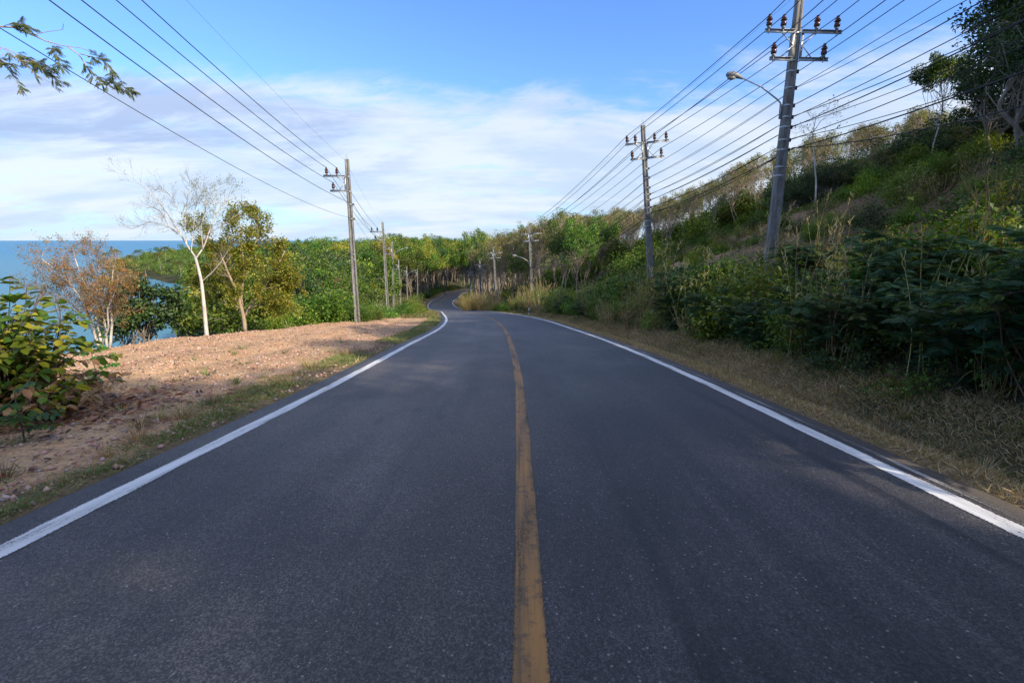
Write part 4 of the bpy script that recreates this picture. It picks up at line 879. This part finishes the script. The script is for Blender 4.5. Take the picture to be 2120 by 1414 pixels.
for _ in range(50):
    y = rr.uniform(165, 262); i = np.argmin(abs(CL[:, 1] - y)); dd_ = -rr.uniform(9, 30); x = CL[i, 0] + CNR[i, 0] * dd_; y = y + CNR[i, 1] * dd_; z = gz(x, y); u = colu(x, y, z)
    if u < 860 or y < 160: continue
    ki = int(rr.integers(0, 5)); sc = min(max(fit_scale(x, y, z, 10 + ki * .6, np.interp(u, SKY_U, SKY_V) + rr.uniform(2, 30)), .7), 2.2)
    inst(KB[ki], (x, y, z - .3), rr.uniform(0, 6.28), (min(sc, 1.3), min(sc, 1.3), sc), 'green forest tree lining the outside of the upper bend', 'tree', 'forest trees along the upper bend')
# ---- wood on the left, between the poles and the bay
cnt = 0; taken = []
for _ in range(4000):
    if cnt >= 135: break
    Y = 42 + 150 * rr.random()**1.1; u = rr.uniform(430, 880); X = (u - 1060) / FPX * Y * .99; d, _z = lateral(X, Y); d = d[0]; s_ = float(landsd(np.array([X]), np.array([Y]))[0])
    if d > -14 - max(0, Y - 60) * .03 or s_ < 6: continue
    if any((X - a)**2 + (Y - b)**2 < (3.3 + Y / 45)**2 for a, b in taken): continue
    taken.append((X, Y)); z = gz(X, Y); sky_ = np.interp(u, SKY_U, SKY_V)
    need = sky_ + rr.uniform(-6, 18) + np.interp(Y, [42, 75, 110, 150], [75, 50, 24, 4]) * rr.uniform(.6, 1.1); ki = int(rr.integers(0, 5)); sc = fit_scale(X, Y, z, 10 + ki * .6, need)
    if sc < .3: continue
    sc = min(sc, 1.9)
    lab = ('low ' if sc < .8 else ('' if sc < 1.2 else 'tall ')) + ['mid green', 'bright green', 'dark green', 'yellow-green', 'lush green'][ki] + ' tree in the left wood ' + ('near the bare white tree' if u < 560 else ('behind the nearest left pole' if u < 760 else 'behind the farther left poles')) + (', close' if Y < 90 else ', farther')
    hs_ = min(sc, 1.25) * rr.uniform(1, 1.2); inst(KB[ki], (X, Y, z - .3), rr.uniform(0, 6.28), (hs_, hs_, sc), lab, 'tree', 'trees in the wood left of the road'); cnt += 1
# ---- the wooded headland far off across the bay: one mass of crowns
cb = MB(); r = np.random.default_rng(77); nC = 0
X = r.uniform(-440, 120, 9000); Y = r.uniform(200, 620, 9000); sdv = landsd(X, Y); dl_, _ = lateral(X, Y)
ok = (sdv > 2) & ~((X > -75) & (Y < 300)) & (np.abs(dl_) > 30) & (Y > 200)
X, Y = X[ok][:2300], Y[ok][:2300]; Z = terrain(X, Y)
for x, y_, z in zip(X, Y, Z):
    R_ = r.uniform(3.5, 6.5); h = r.uniform(4.5, 10) + 3.5 * (r.random() < .12); far = max(1, (y_ - 150) / 220); v0 = r.uniform(0, .7)
    for k in range(4): blob(cb, r, np.array([x + r.normal() * R_ * .4, y_ + r.normal() * R_ * .4, z + h - R_ * .5 + r.normal() * R_ * .25]), R_ * r.uniform(.45, .7), int(46 / far) + 12, .55 * far + .2, .6, 4, .75, v0, v0 + .28, 0., 2.0)
tag(cb.obj('headland_wood', HEADL), 'wooded green headland across the bay, a continuous canopy of far tree crowns', 'woodland', None, 'stuff')
for (u, Y, s_) in [(222, 470, 1.3), (243, 455, 1.5), (272, 430, 1.2), (335, 380, 1.3), (305, 330, 1.1), (378, 320, 1.2), (262, 400, 1.1), (345, 420, 1.4), (290, 450, 1.3)]:
    at(KP[int(u) % 2], u, Y, u * .1, s_ * 1.1, 'coconut palm rising above the wooded headland', 'palm', 'coconut palms on the headland', 1)

# ---- bushes behind the lay-by and along the left side
Bl = [(445, 25, 1.0, 0), (470, 26, 1.2, 0), (545, 26.5, 1.0, 1), (575, 28, 1.5, 2), (605, 28.5, 1.7, 2), (630, 30, 1.8, 0), (655, 31, 1.6, 2), (680, 31, 1.9, 1), (702, 32, 1.6, 2), (722, 33.5, 1.3, 1), (560, 31, 2.2, 2), (598, 33, 2.4, 2), (640, 36, 2.3, 2), (690, 37, 2.2, 2),
      (755, 33, .9, 1), (775, 35, .9, 0), (760, 40, 1.4, 2), (785, 44, 1.5, 0), (830, 52, 1.1, 1), (812, 46, 1.0, 0), (848, 60, 1.2, 1), (860, 56, 1.3, 0), (845, 50, .9, 1), (300, 18.8, .6, 2), (272, 17.8, .7, 2), (345, 20.3, .7, 2), (375, 21.5, .7, 0), (395, 23, 1.0, 2), (250, 17, .6, 1), (415, 24, 1.2, 0),
      (330, 23, 1.3, 0), (285, 21, 1.2, 1), (180, 16.5, .8, 0), (150, 16, 1.0, 1), (445, 29, 1.7, 1), (495, 30, 2.0, 2), (520, 29, 1.5, 0), (470, 33, 2.0, 2), (540, 36, 2.3, 0), (868, 64, 1.5, 2), (852, 68, 1.5, 1)]
for i, (u, Y, s_, k) in enumerate(Bl):
    where = 'at the foot of the orange-leaved tree' if u < 260 else ('beneath the dark tree at the lay-by edge' if u < 400 else ('around the bare white and yellow trees' if u < 560 else ('left of the nearest left pole' if u < 735 else 'beside the left poles farther on')))
    lab = ['mid green', 'dark green', 'bright green'][k] + ' bush ' + where; lab = ('small ' if s_ < 1 else ('big ' if s_ > 1.7 else '')) + lab; at(SB[k], u, Y, i * 1.7, s_, lab, 'bush', 'bushes along the left edge of the lay-by')
for u, Y, s_ in [(790, 60, .9), (815, 66, 1.0), (835, 72, 1.1), (848, 78, 1.1), (800, 70, 1.), (826, 84, 1.1), (780, 52, .7), (862, 84, 1.2)]: at(SG[1], u, Y, u, s_, 'pale green reed clump beside the left poles', 'reeds', 'pale reed clumps by the left poles')
for u, Y, s_, k in [(962, 82, 1.0, 0), (978, 80, 1.2, 0), (970, 86, 1.1, 0), (1000, 77, 1.1, 0), (1012, 75, 1.2, 0), (1024, 73, 1.1, 0), (988, 82, 1.2, 0), (984, 79, 1.0, 0), (1035, 70, .9, 1), (1100, 56, 1.1, 1), (1118, 54, 1.2, 1), (1135, 53, 1.0, 1), (1085, 58, .9, 1), (1065, 62, .9, 1), (965, 90, 1.1, 0)]:
    at(SG[k], u, Y, u, s_ * (.78 if k == 0 else 1), ('golden sunlit' if k == 0 else 'soft green') + ' reed clump right of the road ' + ('inside the far bend' if k == 0 else 'before the third right pole'), 'reeds', 'golden reed clumps in the bend' if k == 0 else 'green reed clumps before the third right pole')
for u, Y, s_ in [(1045, 64, 1.1), (1060, 66, 1.3), (1078, 68, 1.3), (1025, 68, .9), (1160, 50, .9), (1180, 46, .8), (1205, 42, .9), (1150, 46, .7)]: at(SB[1], u, Y, u, s_, 'dark green bush among the reeds right of the road before the third right pole', 'bush', 'dark bushes among the right reeds')
xx = [(1, 0)]
for k in range(44):   # hedge-like bushes on the outside of the far bend
    y = 118 + k * 3.1; i = np.argmin(abs(CL[:, 1] - y)); x = CL[i, 0] - 6.6 - rr.uniform(0, 2.5); inst(SB[k % 2], (x, y, gz(x, y) - .1), k, rr.uniform(1.3, 1.9), 'dark green bush lining the outside of the far bend', 'bush', 'bushes lining the far bend')
    if k % 2 and y > 140: x = CL[i, 0] + 6 + rr.uniform(0, 2); inst(SB[k % 3], (x, y, gz(x, y) - .1), k, rr.uniform(1., 1.4), 'green bush on the inside of the far bend', 'bush', 'bushes inside the far bend')

# ---- big-leaved bush at the left edge, sapling in front of it
def leafy_bush():
    r = np.random.default_rng(61); x, y, z = -7.1, 6.4, gz(-7.1, 6.4); root = empty('leafy_bush', (x, y, z)); tag(root, 'big-leaved green and yellow bush with brown dead leaves at its foot, at the left edge', 'bush')
    tb, cb, db = MB(), MB(), MB()
    for i in range(165):
        d = rdir(r, 1)[0]; d[2] = abs(d[2]); e = d * np.array([1.5, 1.25, 1.75]) * r.uniform(.6, 1.08); e[2] = max(e[2], .25)
        p = limb(r, (r.normal() * .2, r.normal() * .2, -.1), e, .10, 8, .1); tb.tube(p, np.linspace(.014, .004, 8), 5, False)
        for j in range(3, 8):
            for s_ in (-1, 1):
                for m_ in range(2):
                    dd = unit(p[j] - p[j - 1]); sd_ = unit(np.cross(dd, [0, 0, 1.])) * s_; L = r.uniform(.11, .19); hgt = p[j][2]
                    tgt = db if (hgt < .55 and r.random() < .5) else cb; v = np.array([np.clip(r.uniform(.05, .9) + (.3 if hgt < 1.2 and r.random() < .4 else 0), 0, 1)])
                    P = p[j] - dd * r.uniform(0, .15) + sd_ * .02
                    tgt.leaves([P], np.array([sd_ + dd * .5 + np.array([0, 0, -.35]) + r.normal(size=3) * .25]), np.array([[0, 0, 1.]]) + r.normal(size=(1, 3)) * .35, L, L * .62, v, 6, .22, .16)
    for k in range(10):  # upright rosette at the top
        a = k * .63; cb.leaves([np.array([.3, .1, 1.5])], np.array([[math.cos(a) * .7, math.sin(a) * .7, .8]]), np.array([[0, 0, 1.]]), .20, .09, np.array([.25]), 6, .1, .2)
    tb.obj('stem', BARKD, root); cb.obj('foliage', BUSHL, root); db.obj('dead_leaves', BROWNL, root)
leafy_bush()
def sapling(x, y, h, seed, label, nb=7):
    r = np.random.default_rng(seed); z = gz(x, y); root = empty('sapling', (x, y, z)); tag(root, label, 'sapling'); tb, cb = MB(), MB()
    p = limb(r, (0, 0, -.05), (r.normal() * .04, r.normal() * .04, h), .03, 8, 0); tb.tube(p, np.linspace(.011, .004, 8), 6)
    for k in range(nb):
        j = r.integers(2, 8); a = r.uniform(0, 6.28); D = np.array([math.cos(a), math.sin(a), .15]); q = limb(r, p[j], p[j] + D * h * .55 * r.uniform(.6, 1), .06, 6, .1); tb.tube(q, .003, 4, False)
        for i in range(1, 6):
            for s_ in (-1, 1): cb.leaves([q[i]], np.array([np.cross(D, [0, 0, s_]) + D * .5 + np.array([0, 0, -.3])]), np.array([[0, 0, 1.]]) + r.normal(size=(1, 3)) * .3, .11, .05, np.array([r.uniform(.1, .6)]), 6)
    tb.obj('stem', BARKD, root); cb.obj('foliage', BUSHL, root)
x_, y_, z_ = gpt(50, 5.1); sapling(x_, y_, .62, 71, 'small green sapling with a thin stem on the gravel in front of the big-leaved bush', 9)
x_, y_, z_ = gpt(205, 8.6); sapling(x_, y_, .62, 72, 'low sapling with drooping green leaves at the right side of the big-leaved bush', 12)

# ---- tree whose branch hangs into the top left corner (trunk outside the frame)
def overhang():
    r = np.random.default_rng(83); zc = 8.0; x, y = -11.8, 5.6; z = gz(x, y); base = np.array([x, y, z]); root = empty('feathery_tree', (x, y, z)); tag(root, 'feathery-leaved tree whose thin branches reach into the top left corner', 'tree')
    tb, cb = MB(), MB(); top = uv3(-330, 40, zc) - base
    tr = limb(r, (0, 0, -.3), top, .05, 9, 0); tb.tube(tr, np.linspace(.16, .07, 9), 8)
    brs = [([(-330, 40), (-100, 50), (0, 56), (35, 58), (70, 75), (110, 92), (140, 97), (170, 100), (200, 112)], .03), ([(140, 97), (165, 115), (180, 140), (200, 162), (235, 185)], .010), ([(165, 112), (190, 118), (215, 125), (232, 150)], .008), ([(205, 168), (240, 175), (270, 188)], .006),
           ([(70, 72), (100, 66), (130, 62), (131, 50)], .006), ([(-330, 40), (-100, 80), (0, 95), (25, 112), (50, 135), (80, 160), (110, 175)], .018), ([(40, 125), (70, 130), (95, 150), (125, 170)], .007), ([(0, 100), (15, 140), (30, 165), (42, 180)], .006),
           ([(100, 85), (115, 105), (125, 135)], .006), ([(10, 100), (40, 115), (75, 128), (105, 140)], .008), ([(-60, 78), (-20, 110), (10, 130), (35, 140)], .01), ([(5, 56), (25, 48), (45, 50), (62, 58)], .006)]
    for bi, (pts, rd) in enumerate(brs):
        p = resample(np.array([uv3(u, v, zc + .35 * math.sin(bi * 2.1 + i * .4) * (i / len(pts)) * (bi > 0)) for i, (u, v) in enumerate(pts)]) - base, 16); tb.tube(p, np.linspace(rd, .0035, 16), 5, False)
        dense = {0: .10, 4: .0, 7: .12}.get(bi, .6)
        for i in range(4, 16):
            if bi == 0 and i < 10: dn = .0
            else: dn = dense
            for _ in range(4):
                if r.random() > dn: continue
                dd = unit(p[min(i + 1, 15)] - p[i - 1]); D = unit(dd * .8 + rdir(r, 1)[0] * .9 + np.array([0, 0, -.15])); LL = .10; v0 = r.uniform(.1, .9)
                for m_ in (.35, .6, .85, 1):
                    for s_ in (-1, 1): frond(cb, r, p[i] + D * LL * m_, np.cross(D, [0, 0, s_]) + D * .9 + np.array([0, 0, -.3]), .065, 6, .3, .35, v0)
    tb.obj('trunk', BARKT, root); cb.obj('crown', RUBBER, root)
overhang()

# ------------------------------------------------------------------ verge grass, gravel, litter, weeds
def scatter(n_, y0, y1, d0, d1, r, power=1.8):
    Y = y0 + (y1 - y0) * r.random(n_)**power; d = r.uniform(d0, d1, n_); x = np.interp(Y, CL[:, 1], CL[:, 0]); i = np.searchsorted(CL[:, 1], Y).clip(0, len(CL) - 1)
    X = x + CNR[i, 0] * d; Yy = Y + CNR[i, 1] * d; return X, Yy, terrain(X, Yy), d
def grass(name, n_, y0, y1, d0, d1, h, mat, label, seed, w=.004, patch=0., spread=1.1, power=1.8, keep=None):
    r = np.random.default_rng(seed); X, Y, Z, d = scatter(n_, y0, y1, d0, d1, r, power)
    k = np.ones(len(X), bool)
    if patch: k &= wob(X, Y, patch) + r.normal(size=len(X)) * .35 > -.02
    e = (d - d0) / (d1 - d0); k &= r.random(len(X)) < np.clip(np.minimum(e, 1 - e) * 5 + .15, 0, 1)
    if keep is not None: k &= keep(X, Y, d)
    X, Y, Z = X[k], Y[k], Z[k]; m = len(X); far = 1 + Y / 22
    P = np.stack([X, Y, Z - .01], 1); a = r.uniform(0, 6.28, m); D = np.stack([np.cos(a) * spread, np.sin(a) * spread, r.uniform(.35, 1.3, m)], 1); L = h * r.uniform(.4, 1.2, m)
    mb = MB(); mb.leaves(P, D, rdir(r, m), L, w * far * 2, r.uniform(0, 1, m), 4, .3, 0); return tag(mb.obj(name, mat), label, 'grass', None, 'stuff')
grass('dry_verge_grass', 120000, 2.2, 60, 3.98, 6.5, .12, STRAW, 'dry straw-coloured grass covering the right road verge', 1, .004)
grass('verge_grass', 15000, 2.2, 60, 4.6, 6.4, .22, TUFT, 'taller mixed grass at the foot of the right bank', 2, .004, .5)
grass('verge_grass', 56000, 2.0, 46, -4.9, -3.78, .14, TUFT, 'patchy green and brown grass along the left edge of the asphalt', 3, .0035, .45)
grass('sparse_grass', 9000, 3, 40, -11.6, -4.6, .07, TUFT, 'thin scattered grass on the gravel lay-by', 4, .003, .35, power=1.2, keep=lambda X, Y, d: wob(X, Y, .8) > .75)
grass('verge_grass', 22000, 42, 120, -9, -4.0, .35, TUFT, 'rough grass on the left verge farther down the road', 5, .006, power=1.1)
grass('verge_grass', 22000, 50, 130, 4.0, 9, .35, TUFT, 'rough grass on the right verge by the reeds', 6, .006, power=1.1)
def cover(name, n_, y0, y1, d0, d1, L, mat, label, seed, sc, thr):
    r = np.random.default_rng(seed); X, Y, Z, d = scatter(n_, y0, y1, d0, d1, r, 1.3); k = (wob(X, Y, sc) + r.normal(size=n_) * .3 > thr + .45 * np.exp(-((d - 14.0) / 2.0)**2)); X, Y, Z = X[k], Y[k], Z[k]; m = len(X)
    P = np.stack([X, Y, Z + r.uniform(0, .38, m)**1.2], 1); l = L * r.uniform(.6, 1.3, m) * (1 + Y / 60); mb = MB(); mb.leaves(P, rdir(r, m), rdir(r, m) * .6 + np.array([0, 0, 1.]), l, l * .5, r.uniform(0, 1, m)); return tag(mb.obj(name, mat), label, 'ground cover', None, 'stuff')
cover('ground_cover', 60000, 2, 62, 6.0, 12.5, .075, GREEN, 'dense low green leaves covering the foot of the right bank', 11, 1.2, -.35)
cover('ground_cover', 110000, 2, 75, 11, 32, .10, GREEN, 'patchy low green plants over the right hillside', 12, 1.7, -.08)
cover('dry_ground_cover', 16000, 2, 75, 8, 30, .08, DEADL, 'dry brown leaves and twigs among the hillside plants', 13, 1.4, .1)
cover('ground_cover', 30000, 40, 130, -14, -7.5, .14, GREEN, 'low green plants along the left poles', 14, 1.6, -.2)
# gravel: small stones over the lay-by
r = np.random.default_rng(15); X, Y, Z, d = scatter(26000, 2.6, 34, -12.4, -3.85, r, 1.5); mb = MB(); m = len(X); s_ = .006 + .034 * r.random(m)**6 + .004 * r.random(m)
oc = np.array([(1, 0, 0), (0, 1, 0), (-1, 0, 0), (0, -1, 0), (0, 0, .7), (0, 0, -.7)]); V = oc[None] * s_[:, None, None] * r.uniform(.6, 1.4, (m, 6, 1)); a = r.uniform(0, 6.28, m); ca_, sa_ = np.cos(a), np.sin(a)
V = np.stack([V[..., 0] * ca_[:, None] - V[..., 1] * sa_[:, None], V[..., 0] * sa_[:, None] + V[..., 1] * ca_[:, None], V[..., 2]], -1) + np.stack([X, Y, Z + s_ * .3], 1)[:, None]
T = np.array([(0, 1, 4), (1, 2, 4), (2, 3, 4), (3, 0, 4), (1, 0, 5), (2, 1, 5), (3, 2, 5), (0, 3, 5)]); mb.add(V.reshape(-1, 3), None, (np.arange(m)[:, None, None] * 6 + T).reshape(-1, 3), np.repeat(r.random(m), 6))
PEB = leafmat('pebble', [(.30, .17, .11), (.42, .27, .18), (.52, .38, .27), (.33, .30, .28)], trans=0.0, rough=.9)
tag(mb.obj('gravel', PEB, smooth=False), 'loose reddish gravel and pebbles scattered over the lay-by', 'gravel', None, 'stuff')
def litter(name, n_, fn, L, label, seed, mat=BROWNL):
    r = np.random.default_rng(seed); X, Y = fn(r, n_); Z = terrain(X, Y); l = L * r.uniform(.4, 1.3, n_); mb = MB()
    D = rdir(r, n_) * np.array([1, 1, .25]); mb.leaves(np.stack([X, Y, Z + .012 + r.random(n_) * .02], 1), D, rdir(r, n_) * .45 + np.array([0, 0, 1.]), l, l * .45, r.random(n_), 6, .05, .15); return tag(mb.obj(name, mat), label, 'leaf litter', None, 'stuff')
litter('leaf_litter', 750, lambda r, n_: (-6.3 + r.normal(size=n_) * .75, 6.6 + r.normal(size=n_) * .8), .15, 'large brown fallen leaves heaped round the foot of the big-leaved bush', 21)
def lay(r, n_): X, Y, Z, d = scatter(n_, 3, 36, -11.8, -4.1, r, 1.3); return X, Y
litter('twig_litter', 4200, lay, .07, 'small dark dead leaves and twigs scattered on the gravel', 22, plain('twig_brown', (.09, .06, .04), .9, var=.4))
def lay2(r, n_): X, Y, Z, d = scatter(n_, 2.2, 20, -4.9, -4.1, r, 1.3); return X, Y
litter('leaf_litter', 420, lay2, .08, 'brown fallen leaves caught in the left verge grass', 23)
SW = [tuft('straw_tuft', 94, .26, .24, 80, STRAW, .005), tuft('straw_tuft', 95, .18, .3, 70, TUFT, .004), tuft('straw_tuft', 96, .34, .22, 60, STRAW, .004)]
for i in range(110):
    y = 2.4 + 30 * rr.random()**1.6; d = rr.uniform(4.5, 6.4) if i % 3 else -rr.uniform(4.25, 4.9); k_ = np.argmin(abs(CL[:, 1] - y)); x = CL[k_, 0] + CNR[k_, 0] * d; f = rr.uniform(.5, 1.25)
    lab = ('small' if f < .8 else 'large') + ' tuft of dry grass ' + ('on the right verge' if d > 0 else 'along the left asphalt edge') + (' close to the camera' if y < 8 else (' before the nearest right pole' if y < 18 else ' farther down the road'))
    inst(SW[i % 3], (x, y, gz(x, y)), i * 1.3, f, lab, 'grass tuft', 'dry grass tufts on the verges')
TW = [tuft('weed_tuft', 91, .24, .18, 46, GRASS), tuft('weed_tuft', 92, .18, .26, 40, TUFT), tuft('weed_tuft', 93, .36, .25, 34, GRASS, .004)]
for i, (u, Y, k, s_) in enumerate([(503, 13.6, 2, 1.3), (487, 12.6, 0, .8), (706, 16.5, 1, 1.3), (588, 13.2, 0, .7), (365, 8.9, 2, .7), (402, 11, 0, .6), (218, 7.9, 1, 1.2), (318, 8.0, 0, .6), (425, 9.6, 1, 1.5), (505, 11.1, 1, 1.2), (597, 26, 0, 2.6), (640, 19, 1, .9), (545, 9.2, 2, .8), (490, 8.6, 0, 1.0), (250, 6.4, 1, .9), (22, 5.0, 1, 1.0), (760, 22, 1, .9), (690, 13.5, 1, 1.2)]):
    x, y_, z = gpt(u, Y); inst(TW[k], (x, y_, z), i * 1.1, s_, ['small green weed tuft growing on the gravel lay-by', 'spreading brownish weed tuft growing on the gravel lay-by', 'thin wiry weed tuft standing on the gravel lay-by'][k], 'weed', ['small green weed tufts on the lay-by', 'brownish weed tufts on the lay-by', 'wiry weed tufts on the lay-by'][k])
# roadside marker post, white guide posts at the far bend
def marker(u, Y, h, label, name='marker_post'):
    x, y, z = gpt(u, Y); root = empty(name, (x, y, z)); tag(root, label, 'marker post')
    mb = MB(); mb.lathe((0, 0, -.1), [(0, 0), (.055, 0), (.052, h * .9), (.04, h + .06), (0, h + .1)], 10); mb.obj('post', WHITE, root)
    mb = MB(); mb.lathe((0, 0, -.1), [(.056, h * .55), (.058, h * .56), (.057, h * .72), (.054, h * .73)], 10); mb.obj('band', BLACKP, root)
marker(1095, 44.5, .75, 'short white guide post with a dark band on the right verge before the reeds')
for u, Y, q_ in ((952, 122, 'nearest'), (956, 128, 'middle'), (958, 135, 'farthest')): marker(u, Y, 1.1, q_ + ' of the three white guide posts inside the far bend')
